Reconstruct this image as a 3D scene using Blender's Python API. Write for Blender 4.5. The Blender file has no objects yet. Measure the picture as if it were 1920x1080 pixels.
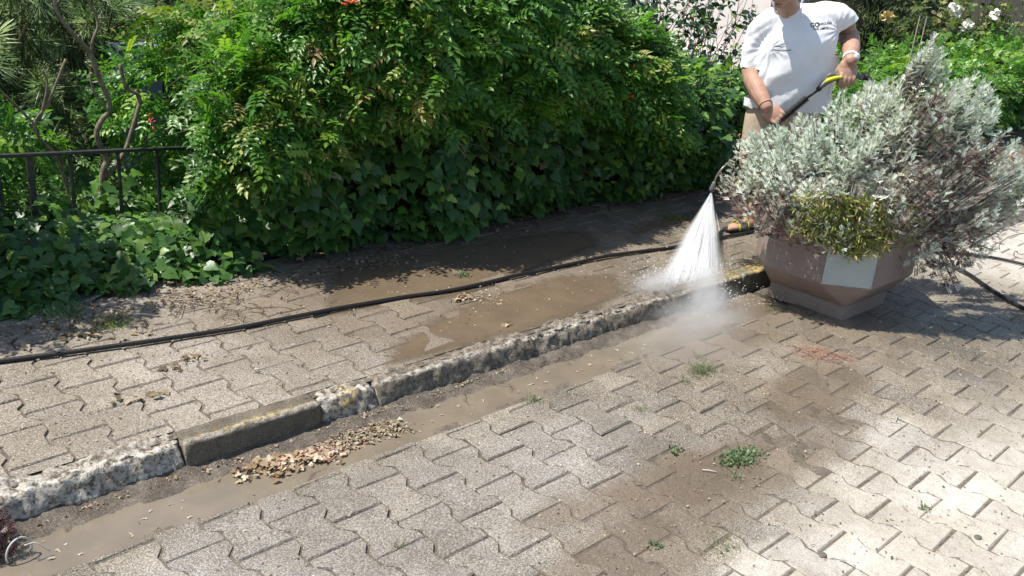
import bpy, bmesh, math, random
import numpy as np
from mathutils import Vector, Matrix, noise
from mathutils.bvhtree import BVHTree

rng = np.random.default_rng(7)
random.seed(7)
sc = bpy.context.scene
COL = sc.collection
R = math.radians

# ---------------------------------------------------------------- camera
# world: X runs along the kerb (to the right and away), Y towards the hedge
F_PX, PITCH, ROLL, AZ, CAM_H = 1692.0, R(20.35), R(4.74), R(46.0), 1.68
fw = Vector((math.cos(AZ)*math.cos(PITCH), math.sin(AZ)*math.cos(PITCH), -math.sin(PITCH)))
rt0 = Vector((math.sin(AZ), -math.cos(AZ), 0)); up0 = rt0.cross(fw)
rt = rt0*math.cos(ROLL)+up0*math.sin(ROLL); upv = rt.cross(fw)
cam_d = bpy.data.cameras.new('camera'); cam = bpy.data.objects.new('camera', cam_d); COL.objects.link(cam)
cam_d.sensor_width = 36; cam_d.lens = 36*F_PX/1920; cam_d.clip_end = 400; cam_d.clip_start = .05
cam.matrix_world = Matrix(((rt.x, upv.x, -fw.x, 0), (rt.y, upv.y, -fw.y, 0), (rt.z, upv.z, -fw.z, CAM_H), (0, 0, 0, 1)))
sc.camera = cam

# ---------------------------------------------------------------- light
SUN_EL, SUN_AZ = R(62), (-.85, .53)
sun_dir = Vector((SUN_AZ[0]*math.cos(SUN_EL), SUN_AZ[1]*math.cos(SUN_EL), math.sin(SUN_EL))).normalized()
world = bpy.data.worlds.new('World'); sc.world = world; world.use_nodes = True
wn = world.node_tree; bg = wn.nodes['Background']
sky = wn.nodes.new('ShaderNodeTexSky'); sky.sky_type = 'NISHITA'; sky.sun_disc = False
sky.sun_elevation = SUN_EL; sky.sun_rotation = math.atan2(sun_dir.x, sun_dir.y)
wn.links.new(sky.outputs[0], bg.inputs[0]); bg.inputs[1].default_value = .125
sl = bpy.data.lights.new('sun', 'SUN'); sl.energy = 5.0; sl.angle = R(.53); sl.color = (1, .955, .875)
so = bpy.data.objects.new('sun', sl); COL.objects.link(so)
so.rotation_euler = sun_dir.to_track_quat('Z', 'Y').to_euler()
sc.view_settings.view_transform = 'Standard'; sc.view_settings.look = 'None'
sc.view_settings.exposure = 0.42; sc.view_settings.gamma = 1
sc.cycles.volume_bounces = 2; sc.cycles.transparent_max_bounces = 32

# ---------------------------------------------------------------- node helpers
class NT:
    def __init__(s, name):
        s.m = bpy.data.materials.new(name); s.m.use_nodes = True; s.t = s.m.node_tree
        s.t.nodes.clear(); s.out = s.t.nodes.new('ShaderNodeOutputMaterial')
        s.pos = None
    def n(s, typ, **k):
        d = s.t.nodes.new('ShaderNode'+typ)
        for a, v in k.items(): setattr(d, a, v)
        return d
    def l(s, a, b): s.t.links.new(a, b)
    def setv(s, sock, v):
        if isinstance(v, bpy.types.NodeSocket): s.l(v, sock)
        elif isinstance(v, tuple) and len(v) == 3 and sock.type == 'RGBA': sock.default_value = (*v, 1)
        else: sock.default_value = v
    def P(s):
        if s.pos is None: s.pos = s.n('NewGeometry').outputs['Position']
        return s.pos
    def math(s, op, a, b=0.0, clamp=False):
        d = s.n('Math', operation=op, use_clamp=clamp); s.setv(d.inputs[0], a); s.setv(d.inputs[1], b); return d.outputs[0]
    def noise(s, scale, detail=4, rough=.55, vec=None, dist=0.0):
        d = s.n('TexNoise'); d.inputs['Scale'].default_value = scale; d.inputs['Detail'].default_value = detail
        d.inputs['Roughness'].default_value = rough; d.inputs['Distortion'].default_value = dist
        s.l(vec or s.P(), d.inputs['Vector']); return d.outputs[0]
    def vor(s, scale, vec=None, feature='F1'):
        d = s.n('TexVoronoi', feature=feature); d.inputs['Scale'].default_value = scale; s.l(vec or s.P(), d.inputs['Vector']); return d
    def ramp(s, v, stops):
        d = s.n('ValToRGB'); e = d.color_ramp.elements
        while len(e) < len(stops): e.new(.5)
        for i, (p, c) in enumerate(stops):
            e[i].position = p; e[i].color = (*c, 1) if isinstance(c, tuple) else (c, c, c, 1)
        s.l(v, d.inputs[0]); return d.outputs[0]
    def rng(s, v, a, b, c=0.0, d_=1.0):
        d = s.n('MapRange', interpolation_type='SMOOTHSTEP'); s.setv(d.inputs[0], v)
        for i, x in enumerate((a, b, c, d_)): d.inputs[i+1].default_value = x
        return d.outputs[0]
    def mix(s, f, a, b, mode='MIX'):
        d = s.n('Mix', data_type='RGBA', blend_type=mode); s.setv(d.inputs[0], f); s.setv(d.inputs[6], a); s.setv(d.inputs[7], b); return d.outputs[2]
    def attr(s, name, typ='GEOMETRY'):
        d = s.n('Attribute', attribute_name=name, attribute_type=typ); return d.outputs['Fac']
    def objrand(s): return s.n('ObjectInfo').outputs['Random']
    def bump(s, h, strength=.5, dist=.01, nrm=None):
        d = s.n('Bump'); d.inputs['Strength'].default_value = strength; d.inputs['Distance'].default_value = dist
        s.l(h, d.inputs['Height'])
        if nrm: s.l(nrm, d.inputs['Normal'])
        return d.outputs[0]
    def pbr(s, color, rough=.7, normal=None, spec=.4, metal=0.0, sheen=0.0, sss=0.0, coat=0.0, link=True):
        d = s.n('BsdfPrincipled'); s.setv(d.inputs['Base Color'], color); s.setv(d.inputs['Roughness'], rough)
        s.setv(d.inputs['Specular IOR Level'], spec); s.setv(d.inputs['Metallic'], metal)
        if sss: d.inputs['Subsurface Weight'].default_value = sss; d.inputs['Subsurface Radius'].default_value = (.01, .004, .002)
        if coat: d.inputs['Coat Weight'].default_value = coat
        if sheen: d.inputs['Sheen Weight'].default_value = sheen
        if normal: s.l(normal, d.inputs['Normal'])
        if link: s.l(d.outputs[0], s.out.inputs[0])
        return d.outputs[0]
    def blob(s, P, cx, cy, rx, ry, ang=0.0, soft=.45):
        mp = s.n('Mapping', vector_type='TEXTURE')
        mp.inputs['Location'].default_value = (cx, cy, 0); mp.inputs['Rotation'].default_value = (0, 0, R(ang)); mp.inputs['Scale'].default_value = (rx, ry, 1e3)
        s.l(P, mp.inputs[0]); ln = s.n('VectorMath', operation='LENGTH'); s.l(mp.outputs[0], ln.inputs[0])
        return s.rng(ln.outputs['Value'], 1+soft, 1-soft)
    def blobs(s, P, lst):
        o = None
        for b in lst:
            v = s.blob(P, *b[:5]); v = s.math('MULTIPLY', v, b[5])
            o = v if o is None else s.math('MAXIMUM', o, v)
        return o
    def warp(s, amt=.25, scale=3.0):
        d = s.n('TexNoise'); d.inputs['Scale'].default_value = scale; d.inputs['Detail'].default_value = 4; s.l(s.P(), d.inputs['Vector'])
        a = s.n('VectorMath', operation='SUBTRACT'); s.l(d.outputs['Color'], a.inputs[0]); a.inputs[1].default_value = (.5, .5, .5)
        b = s.n('VectorMath', operation='SCALE'); s.l(a.outputs[0], b.inputs[0]); b.inputs['Scale'].default_value = amt*2
        c = s.n('VectorMath', operation='ADD'); s.l(s.P(), c.inputs[0]); s.l(b.outputs[0], c.inputs[1]); return c.outputs[0]

def simple(name, col, rough=.7, spec=.4, metal=0.0, var=.15, scale=20, bump=.2, coat=0.0):
    t = NT(name); n = t.noise(scale, 5)
    c = t.ramp(n, [(.3, tuple(x*(1-var) for x in col)), (.7, tuple(min(1, x*(1+var)) for x in col))])
    t.pbr(c, rough, t.bump(t.noise(scale*4, 4), bump, .004), spec, metal, coat=coat); return t.m

def leafmat(name, stops, rough=.38, spec=.45, trans=.28, tcol=(1.25, 1.5, .5), dry=None, dry_rough=.8):
    t = NT(name); c = t.ramp(t.attr('rnd'), stops)
    big = t.noise(2.3, 3)
    c = t.mix(t.rng(big, .35, .7), c, t.mix(1.0, c, (.72, .8, .8), 'MULTIPLY'))
    ve = t.noise(90, 2); c = t.mix(t.math('MULTIPLY', ve, .35), c, t.mix(1.0, c, (1.3, 1.3, 1.2), 'MULTIPLY'))
    if dry: c = t.mix(t.attr('dry'), c, t.ramp(t.attr('rnd'), dry))
    p = t.pbr(c, rough, t.bump(t.noise(120, 2), .25, .003), spec, link=False)
    tr = t.n('BsdfTranslucent'); t.l(t.mix(1.0, c, tcol, 'MULTIPLY'), tr.inputs[0])
    mx = t.n('MixShader'); mx.inputs[0].default_value = trans; t.l(p, mx.inputs[1]); t.l(tr.outputs[0], mx.inputs[2])
    t.l(mx.outputs[0], t.out.inputs[0]); return t.m

# ---------------------------------------------------------------- object helpers
def tag(o, label=None, cat=None, group=None, kind=None):
    if label: o['label'] = label
    if cat: o['category'] = cat
    if group: o['group'] = group
    if kind: o['kind'] = kind
    return o
def empty(name, loc=(0, 0, 0), rz=0.0, **k):
    o = bpy.data.objects.new(name, None); COL.objects.link(o); o.location = loc; o.rotation_euler = (0, 0, rz); o.empty_display_size = .1
    return tag(o, **k)
def link(name, me, mat=None, parent=None, loc=None):
    o = bpy.data.objects.new(name, me); COL.objects.link(o)
    if mat and not me.materials: me.materials.append(mat)
    if parent is not None: o.parent = parent
    if loc is not None: o.location = loc
    return o
def mesh(name, v, f, mat=None, smooth=True, attrs=None):
    me = bpy.data.meshes.new(name); v = np.asarray(v, dtype=np.float32)
    if isinstance(f, np.ndarray):
        k = f.shape[1]; me.vertices.add(len(v)); me.vertices.foreach_set('co', v.ravel())
        me.loops.add(f.size); me.loops.foreach_set('vertex_index', f.astype(np.int32).ravel())
        me.polygons.add(len(f)); me.polygons.foreach_set('loop_start', np.arange(0, f.size, k, dtype=np.int32))
        me.update(calc_edges=True)
    else:
        me.from_pydata(v.tolist(), [], f); me.update()
    if smooth: me.polygons.foreach_set('use_smooth', np.ones(len(me.polygons), bool))
    for k, a in (attrs or {}).items():
        at = me.attributes.new(k, 'FLOAT', 'POINT'); at.data.foreach_set('value', np.asarray(a, dtype=np.float32))
    if mat: me.materials.append(mat)
    return me
def catmull(pts, n=6):
    p = [np.array(q, float) for q in pts]; p = [2*p[0]-p[1]]+p+[2*p[-1]-p[-2]]; o = []
    for i in range(1, len(p)-2):
        for t in np.linspace(0, 1, n, endpoint=False):
            o.append(.5*((2*p[i])+(-p[i-1]+p[i+1])*t+(2*p[i-1]-5*p[i]+4*p[i+1]-p[i+2])*t*t+(-p[i-1]+3*p[i]-3*p[i+1]+p[i+2])*t**3))
    o.append(p[-2]); return o
def tube_vf(pts, rad, seg=10, caps=True, flat=None):
    pts = [np.array(p, float) for p in pts]; n = len(pts)
    if np.isscalar(rad): rad = [rad]*n
    elif len(rad) != n: rad = np.interp(np.linspace(0, 1, n), np.linspace(0, 1, len(rad)), rad)
    V = []; Fc = []; prev = None
    for i, p in enumerate(pts):
        t = pts[min(i+1, n-1)]-pts[max(i-1, 0)]; t = t/(np.linalg.norm(t)+1e-9)
        if prev is None: a = np.cross(t, [0, 0, 1]) if abs(t[2]) < .9 else np.cross(t, [1, 0, 0])
        else: a = prev-t*np.dot(prev, t)
        a = a/(np.linalg.norm(a)+1e-9); b = np.cross(t, a); prev = a
        for k in range(seg):
            th = 2*math.pi*k/seg; V.append(p+rad[i]*(math.cos(th)*a+math.sin(th)*b*(flat or 1)))
    for i in range(n-1):
        for k in range(seg):
            k2 = (k+1) % seg; Fc.append((i*seg+k, i*seg+k2, (i+1)*seg+k2, (i+1)*seg+k))
    if caps: Fc.append(tuple(range(seg))[::-1]); Fc.append(tuple(range((n-1)*seg, n*seg)))
    return V, Fc
def tube(name, pts, rad, mat, parent=None, seg=10, smooth_n=0):
    if smooth_n: pts = catmull(pts, smooth_n)
    v, f = tube_vf(pts, rad, seg); return link(name, mesh(name, v, f, mat), None, parent)
def merge(parts):
    V = []; Fc = []
    for v, f in parts:
        o = len(V); V += list(v); Fc += [tuple(i+o for i in q) for q in f]
    return V, Fc
def box_vf(c, s, M=None):
    V = []
    for dx in (-1, 1):
        for dy in (-1, 1):
            for dz in (-1, 1):
                p = np.array([dx*s[0]/2, dy*s[1]/2, dz*s[2]/2]); p = p if M is None else np.array(M @ Vector(p)); V.append(p+np.array(c))
    return V, [(0, 1, 3, 2), (4, 6, 7, 5), (0, 4, 5, 1), (2, 3, 7, 6), (0, 2, 6, 4), (1, 5, 7, 3)]
def bevel_me(me, w=.004, seg=2):
    bm = bmesh.new(); bm.from_mesh(me); bmesh.ops.recalc_face_normals(bm, faces=bm.faces)
    bmesh.ops.bevel(bm, geom=[e for e in bm.edges if e.calc_face_angle(0) > .5], offset=w, segments=seg, affect='EDGES', profile=.6)
    bm.to_mesh(me); bm.free(); return me
def fbm(x, y, z=0.0, o=4, lac=2.1, g=.5):
    s = 0; a = 1
    for i in range(o): s += a*noise.noise(Vector((x, y, z))); x *= lac; y *= lac; z = z*lac+7.3; a *= g
    return s

def project(P):
    d = Vector(P)-Vector((0, 0, CAM_H)); w = d.dot(fw)
    return (960+F_PX*d.dot(rt)/w, 540-F_PX*d.dot(upv)/w, w) if w > .05 else (-1e4, 0, -1)

# ---------------------------------------------------------------- ground materials
DRY = [(3.0, .38, 1.5, .80, 0, 1.0), (7.2, 1.75, 1.35, .85, 0, .85), (2.15, 1.02, .35, .16, 0, .8), (3.25, 1.18, .45, .12, 0, .6)]
GREY = [(1.3, 1.85, 1.15, .42, 4, 1.0), (.8, 1.3, 1.0, .6, 0, 1.0), (2.2, 1.95, .5, .22, 0, .8)]
MUD = [(2.42, 1.52, .60, .13, -10, .75), (3.5, 1.62, .45, .16, 8, .55), (1.8, 1.33, .6, .14, 8, .6), (3.7, 2.25, .7, .2, 5, .6), (2.7, 1.36, .5, .10, 0, .6), (4.2, 1.8, .5, .3, 0, .4),
       (2.9, 3.1, 1.0, .5, 6, .6), (2.9, 3.55, 1.3, .35, 4, .75)]
SIDE = 2.6
def paver_material():
    t = NT('paver_concrete'); W = t.warp(.12, 4); D = t.blobs(W, DRY); G = t.blobs(W, GREY); M = t.blobs(W, MUD)
    sep = t.n('SeparateXYZ'); t.l(t.P(), sep.inputs[0]); side = t.rng(sep.outputs[1], 2.55, 2.62)
    walkdry = t.math('MULTIPLY', side, t.rng(sep.outputs[0], 2.6, 1.3))
    walkwetR = t.math('MULTIPLY', side, t.rng(sep.outputs[0], 1.8, 2.8))
    n1 = t.noise(5, 5, .6); n2 = t.noise(26, 5, .65); n3 = t.noise(135, 3, .75); n4 = t.noise(240, 2, .6)
    base = t.mix(t.rng(n1, .35, .65), (.225, .195, .162), (.30, .268, .23))
    base = t.mix(t.objrand(), t.mix(1.0, base, (1.12, 1.08, 1.0), 'MULTIPLY'), t.mix(1.0, base, (.80, .80, .79), 'MULTIPLY'))
    base = t.mix(G, base, t.mix(t.rng(n1, .3, .7), (.275, .255, .235), (.385, .36, .337)))
    base = t.mix(walkdry, base, t.mix(t.rng(n1, .3, .7), (.30, .26, .218), (.39, .345, .298)))
    base = t.mix(D, base, t.mix(t.rng(n2, .3, .7), (.54, .505, .46), (.66, .63, .585)))
    # exposed aggregate: pale and dark grains, weaker where the face is dusty
    sp = t.rng(n3, .40, .58); k = t.math('MULTIPLY', t.rng(D, 0, 1, .75, .3), 1.0)
    base = t.mix(t.math('MULTIPLY', t.math('SUBTRACT', 1.0, sp), k), base, t.mix(1.0, base, (.36, .335, .31), 'MULTIPLY'))
    base = t.mix(t.math('MULTIPLY', t.rng(n4, .56, .66), .7), base, (.76, .72, .67))
    base = t.mix(t.math('MULTIPLY', t.rng(n2, .6, .75), .35), base, t.mix(1.0, base, (.6, .56, .5), 'MULTIPLY'))
    dots = t.rng(t.vor(38, W).outputs['Distance'], .10, .05); base = t.mix(t.math('MULTIPLY', dots, t.rng(t.noise(9), .5, .6)), base, (.08, .065, .05))
    base = t.mix(t.objrand(), t.mix(1.0, base, (1.05, 1.04, .99), 'MULTIPLY'), t.mix(1.0, base, (.91, .90, .87), 'MULTIPLY'))
    blot = t.noise(1.7, 5, .65); base = t.mix(t.rng(blot, .42, .62), t.mix(1.0, base, (.80, .78, .74), 'MULTIPLY'), base)
    mudm = t.math('MULTIPLY', M, t.rng(n2, .25, .6, .6, 1.0))
    base = t.mix(mudm, base, t.mix(n2, (.15, .108, .07), (.22, .165, .112)))
    wet = t.math('MAXIMUM', t.math('MULTIPLY', M, .8), t.math('MULTIPLY', walkwetR, .7))
    wet = t.math('MAXIMUM', wet, t.math('MULTIPLY', t.blob(W, 4.75, 1.45, .75, .33, 0), 1.35)); wet = t.math('MULTIPLY', wet, t.rng(n2, .2, .6, .75, 1.1)); base = t.mix(t.math('MULTIPLY', wet, .25), base, t.mix(1.0, base, (.6, .58, .56), 'MULTIPLY'))
    rough = t.rng(wet, 0, 1.3, .84, .26)
    h = t.math('ADD', t.math('MULTIPLY', n3, .5), t.math('ADD', t.math('MULTIPLY', n2, 1.2), t.math('MULTIPLY', n4, .25)))
    t.pbr(base, rough, t.bump(h, .9, .008), .4); return t.m
MP = paver_material()
def bed_material(name, c1, c2, rough=.7, bs=.6):
    t = NT(name); n1 = t.noise(12, 6, .7); n3 = t.noise(130, 4, .7)
    c = t.mix(t.rng(n1, .3, .7), c1, c2); c = t.mix(t.rng(n3, .4, .7), t.mix(1.0, c, (.5, .5, .5), 'MULTIPLY'), c)
    t.pbr(c, rough, t.bump(t.math('ADD', n1, t.math('MULTIPLY', n3, .6)), bs, .012), .35); return t.m
M_bed = bed_material('joint_mud', (.15, .12, .088), (.28, .235, .18))
M_soil = bed_material('garden_soil', (.03, .024, .016), (.06, .045, .03), .95)

# ---------------------------------------------------------------- ground sheets
def sheet(name, x0, x1, y0, y1, z, mat, label):
    me = mesh(name, [(x0, y0, z), (x1, y0, z), (x1, y1, z), (x0, y1, z)], [(0, 1, 2, 3)], mat, False)
    return tag(link(name, me), kind='structure', label=label)
def rough_sheet(name, y0, y1, yy0, yy1, z, label):
    xs = np.concatenate([[-30, -5], np.arange(-1, 9.5, .028), [15, 60]]); ys = np.concatenate([[yy0] if yy0 < y0 else [], np.arange(y0, y1, .028), [y1], [yy1] if yy1 > y1 else []])
    V = [(x, y, z+(.0024*fbm(x*5, y*5, 3, 3)+.0012*fbm(x*40, y*40, 1, 2) if y0 <= y <= y1 and -1 <= x < 9.5 else 0)) for y in ys for x in xs]; n = len(xs)
    return tag(link(name, mesh(name, V, np.array([(j*n+i, j*n+i+1, (j+1)*n+i+1, (j+1)*n+i) for j in range(len(ys)-1) for i in range(n-1)]), M_bed)), kind='structure', label=label)
road = rough_sheet('road', -.8, 2.30, -40, 2.30, -.0052, 'street laid with interlocking concrete pavers')
walk = rough_sheet('sidewalk', 2.60, 4.02, 2.60, 4.02, .0945, 'raised pavement of interlocking pavers below the hedge')
# garden ground: drops behind the fence, rises into a far slope
gx = np.concatenate([np.linspace(-30, 0, 10), np.linspace(.5, 14, 40), np.linspace(16, 70, 12)]); gy = np.concatenate([np.linspace(4.0, 9, 26), np.linspace(10, 70, 20)])
gv = []; 
for y in gy:
    for x in gx:
        z = .085 if y < 4.6 else .085-.45*min(1, (y-4.6)/2.0)
        z += .12*fbm(x*.7, y*.7, 3)*(min(1, max(0, y-4.3)))
        if y > 16: z += (y-16)*.22
        gv.append((x, y, z))
nx = len(gx); gf = [(j*nx+i, j*nx+i+1, (j+1)*nx+i+1, (j+1)*nx+i) for j in range(len(gy)-1) for i in range(nx-1)]
tag(link('garden_ground', mesh('garden_ground', gv, gf, M_soil)), kind='structure', label='dark garden soil behind the hedge')

# ---------------------------------------------------------------- interlocking pavers
PW, PL = .157, .224
def paver_mesh(i):
    r = random.Random(100+i); a = .0135; t = .017; g = .0026; q = PL/4
    prof = [(-PL/2+g, a), (-q-t, a), (-q+t, -a), (q-t, -a), (q+t, a), (PL/2-g, a)]
    o = [(PW/2+d-g, y) for y, d in prof]+[(-(PW/2+d-g), y) for y, d in prof[::-1]]
    top = []; bot = []
    for x, y in o:
        jx, jy = r.uniform(-.0032, .0032), r.uniform(-.0032, .0032); s = 1-.0055/math.hypot(x, y)
        ch = r.random() < .1; s2 = s*(.95 if ch else 1)
        top.append((x*s2+jx, y*s2+jy, r.uniform(-.0012, .0006))); bot.append((x+jx, y+jy, -.006))
    base = [(x, y, -.02) for x, y, _ in bot]; n = 12
    f = [tuple(range(n))]+[(k+n, (k+1) % n+n, (k+1) % n, k) for k in range(n)]
    return mesh('paver', top+bot, f, MP, False)
PM = [paver_mesh(i) for i in range(10)]
def pave(parent, x0, x1, y0, y1, ang, z, keep, zfun, frontcut, cutline=None):
    ca, sa = math.cos(ang), math.sin(ang); items = []
    for i in range(int(x0/PW)-8, int(x1/PW)+8):
        for j in range(int(y0/PL)-3, int(y1/PL)+3):
            lx = i*PW; ly = (j+.5*(i % 2))*PL
            x = lx-sa*ly; y = y1-(0) + 0*lx if False else ly+0.0
            if not frontcut(x, y): continue
            px, py, w = project((x, y, z))
            if w < 0 or not(-520 < px < 2440 and -200 < py < 1560): continue
            items.append((w, x, y, i, j))
    items.sort(); rest = []
    for n, (w, x, y, i, j) in enumerate(items):
        zz = z+random.gauss(0, .0009)+zfun(x, y); rx, ry = random.gauss(0, .0035), random.gauss(0, .0045); rz = ang+random.gauss(0, .006)+(math.pi if random.random() < .5 else 0)
        me = PM[(i*7+j*13+n*3) % 10]; cy = cutline
        if cy is not None and abs(y-cy[0]) < .13:
            Mx = Matrix.Translation((x, y, zz)) @ Matrix.Rotation(rz, 4, 'Z') @ Matrix.Rotation(ry, 4, 'Y') @ Matrix.Rotation(rx, 4, 'X'); cl = cy[0]+.006*math.sin(x*9)
            b_ = bmesh.new(); b_.from_mesh(me); b_.transform(Mx); r_ = bmesh.ops.bisect_plane(b_, geom=b_.verts[:]+b_.edges[:]+b_.faces[:], plane_co=(0, cl, 0), plane_no=(0, cy[1], 0), clear_outer=True)
            if len(b_.faces) < 3: b_.free(); continue
            b_.transform(Matrix.Translation((-x, -y, -zz))); me = bpy.data.meshes.new('paver'); me.materials.append(MP); b_.to_mesh(me); b_.free(); o = bpy.data.objects.new('paver', me); COL.objects.link(o); o.parent = parent; o.location = (x, y, zz); continue
        if n < keep:
            o = bpy.data.objects.new('paver', me); COL.objects.link(o); o.parent = parent; o.location = (x, y, zz); o.rotation_euler = (rx, ry, rz)
        else:
            Mx = Matrix.Translation((x, y, zz)) @ Matrix.Rotation(rz, 4, 'Z') @ Matrix.Rotation(ry, 4, 'Y') @ Matrix.Rotation(rx, 4, 'X'); rest.append((me, Mx))
    if rest:
        V = []; Fc = []
        for me, Mx in rest:
            o = len(V); V += [Mx @ v.co for v in me.vertices]; Fc += [tuple(k+o for k in p.vertices) for p in me.polygons]
        tag(link('paver_field', mesh('paver_field', V, Fc, MP, False), None, parent), kind='stuff')
    return len(items)
low = lambda x, y: -.004*math.exp(-(((x-2.4)/.7)**2+((y-1.5)/.2)**2))-.004*math.exp(-(((x-3.4)/.6)**2+((y-1.55)/.22)**2))+.004*fbm(x*.8, y*.8, 1, 2)
n1 = pave(road, 0, 9.5, -1.2, 2.6, R(1.5), 0, 300, low, lambda x, y: y < 2.37 and y > -1.6 and x > -.6, (2.262, 1))
n2 = pave(walk, 0, 9.5, 2.4, 4.0, R(3.0), .1, 300, lambda x, y: .003*fbm(x, y, 5, 2), lambda x, y: 2.53 < y < 3.98 and x > -.4, (2.635, -1))
print('pavers', n1, n2)
# cut filler row between the last full pavers and the kerb
fl = []
x = .0
while x < 8:
    w = random.uniform(.13, .17)
    y1 = 2.835-.0*x
    fl.append(x); x += w

# ---------------------------------------------------------------- gutter
def grid(x0, x1, dx, y0, y1, dy, zf):
    xs = np.arange(x0, x1, dx); ys = np.arange(y0, y1+1e-6, dy); V = [(x, y, zf(x, y)) for y in ys for x in xs]; n = len(xs)
    return V, np.array([(j*n+i, j*n+i+1, (j+1)*n+i+1, (j+1)*n+i) for j in range(len(ys)-1) for i in range(n-1)])
def gz(x, y):
    t = (y-2.24)/.33; w = .2+.8*(1 if x < 3.2 else max(0, 1-(x-3.2)/.8))
    return -.018+w*.042*max(0, t-.5)*2+.008*fbm(x*7, y*11, 2)+.006*abs(fbm(x*40, y*40, 2, 2))
M_gut = bed_material('gutter_concrete', (.12, .098, .075), (.27, .225, .175), .42, .9)
V, Fc = grid(-.2, 9, .014, 2.18, 2.62, .014, gz)
tag(link('gutter', mesh('gutter', V, Fc, M_gut)), kind='structure', label='rough concrete gutter along the kerb')

# ---------------------------------------------------------------- kerb
def kerb_mat():
    t = NT('kerb_stone_concrete'); n1 = t.noise(8, 5, .7); n2 = t.noise(45, 5, .75); n3 = t.noise(160, 3, .7)
    r = t.attr('rough')
    sm = t.mix(t.rng(n1, .3, .7), (.13, .11, .085), (.23, .20, .16)); ro = t.mix(t.rng(n2, .38, .62), (.13, .105, .078), (.37, .32, .255))
    c = t.mix(r, sm, ro); c = t.mix(t.rng(n3, .38, .6), t.mix(1.0, c, (.6, .57, .53), 'MULTIPLY'), c)
    pale = t.attr('pale'); c = t.mix(t.math('MULTIPLY', t.rng(n2, .35, .65), t.math('MULTIPLY', pale, .85)), c, (.80, .745, .65))
    li = t.math('MULTIPLY', t.attr('lichen'), t.rng(t.noise(60, 3, .6), .48, .54)); c = t.mix(li, c, (.75, .5, .04))
    moss = t.math('MULTIPLY', t.attr('moss'), t.rng(n2, .35, .6)); c = t.mix(moss, c, (.12, .12, .06))
    h = t.math('ADD', t.math('MULTIPLY', n2, 1.0), t.math('MULTIPLY', n3, .5)); t.pbr(c, .8, t.bump(h, .8, .01), .3); return t.m
MK = kerb_mat()
kerb = empty('kerb', (0, 0, 0), kind='structure', label='worn concrete kerb between street and pavement')
stones = [(-.45, .02, 1, .9), (.02, .47, 1, .9), (.47, 1.035, 1, 1.0), (1.04, 1.55, .15, .0), (1.555, 1.80, 1, .7), (1.80, 2.63, .78, .10), (2.635, 3.12, .9, .2), (3.125, 3.62, .8, .0), (3.625, 4.02, .2, .0), (4.025, 4.235, .3, .05), (4.24, 4.7, .3, .05), (4.705, 5.4, .3, .1), (5.405, 6.2, .3, .1), (6.205, 7.0, .3, .1), (7.005, 8.4, .3, .1)]
for i, (x0, x1, ro, pa) in enumerate(stones):
    y0, y1, zt = 2.535, 2.632, .102; L = x1-x0-.005; nx_ = max(8, int(L/.011)); prof = []
    for k in range(8): prof.append((y0, -.03+(zt-.012+.03)*k/7))
    prof += [(y0+.004, zt-.005), (y0+.012, zt)]
    for k in range(1, 12): prof.append((y0+.012+(y1-y0-.012)*k/11, zt))
    V = []; ra = []; pl = []; lc = []; ms = []; m = len(prof)
    for a in range(nx_+1):
        x = x0+L*a/nx_
        for b, (y, z) in enumerate(prof):
            top = max(0, min(1, (z-.0)/.1)); back = (y-y0)/(y1-y0)
            low_ = .018*max(0, fbm(x*3, 4.1, i)+.25)*ro
            amp = ro*.013+.002
            d = amp*(fbm(x*28, y*28, z*28, 4)) + ro*.011*fbm(x*7, y*7, z*7+i, 3) - ro*.010*(.5 if pa > .5 else 1)*top*(1-back)
            ny, nz = (-1, 0) if b < 7 else ((-.7, .7) if b < 10 else (0, 1))
            lean = (.030 if ro > .75 else .006)*max(0, z/zt)**1.4*(1-back)*(.6+.9*abs(fbm(x*5, 2, 9)))
            e = min(a, nx_-a); er = max(0, 1-e/2)*.004
            V.append((x, y+lean+ny*d+(er if ny else 0)+low_*.6*(1-back)*top, z+nz*d-low_*top*(1-back*.9)-(er if nz else 0))); ra.append(ro); pl.append(pa*(.8+.6*fbm(x*6, y*9, z*9+4))+(.5 if b > 7 and b < 12 else 0))
            lc.append(max(math.exp(-((x-1.67)/.035)**2-((z-.08)/.03)**2-((y-2.56)/.05)**2), 1.0*math.exp(-((x-4.33)/.22)**2)*(1 if b > 7 else 0)*(.4+fbm(x*9, y*9)), .9*math.exp(-((x-4.52)/.08)**2)*(1 if b > 7 else 0), .28*math.exp(-((x-1.3)/.2)**2)*(1 if b > 8 and b < 14 else 0)))
            ms.append((.85 if x > 3.6 else .25 if ro < .5 else .15)*(1 if z < zt-.01 else .35))
    Fq = [(a*m+b, a*m+b+1, (a+1)*m+b+1, (a+1)*m+b)[::-1] for a in range(nx_) for b in range(m-1)]
    cv = len(V); Fq += [tuple(range(m)), tuple(range(nx_*m, nx_*m+m))[::-1]]
    link('kerb_stone', mesh('kerb_stone', V, Fq, MK, True, dict(rough=ra, pale=np.clip(pl, 0, 1), lichen=np.clip(lc, 0, 1), moss=ms)), None, kerb)

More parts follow.
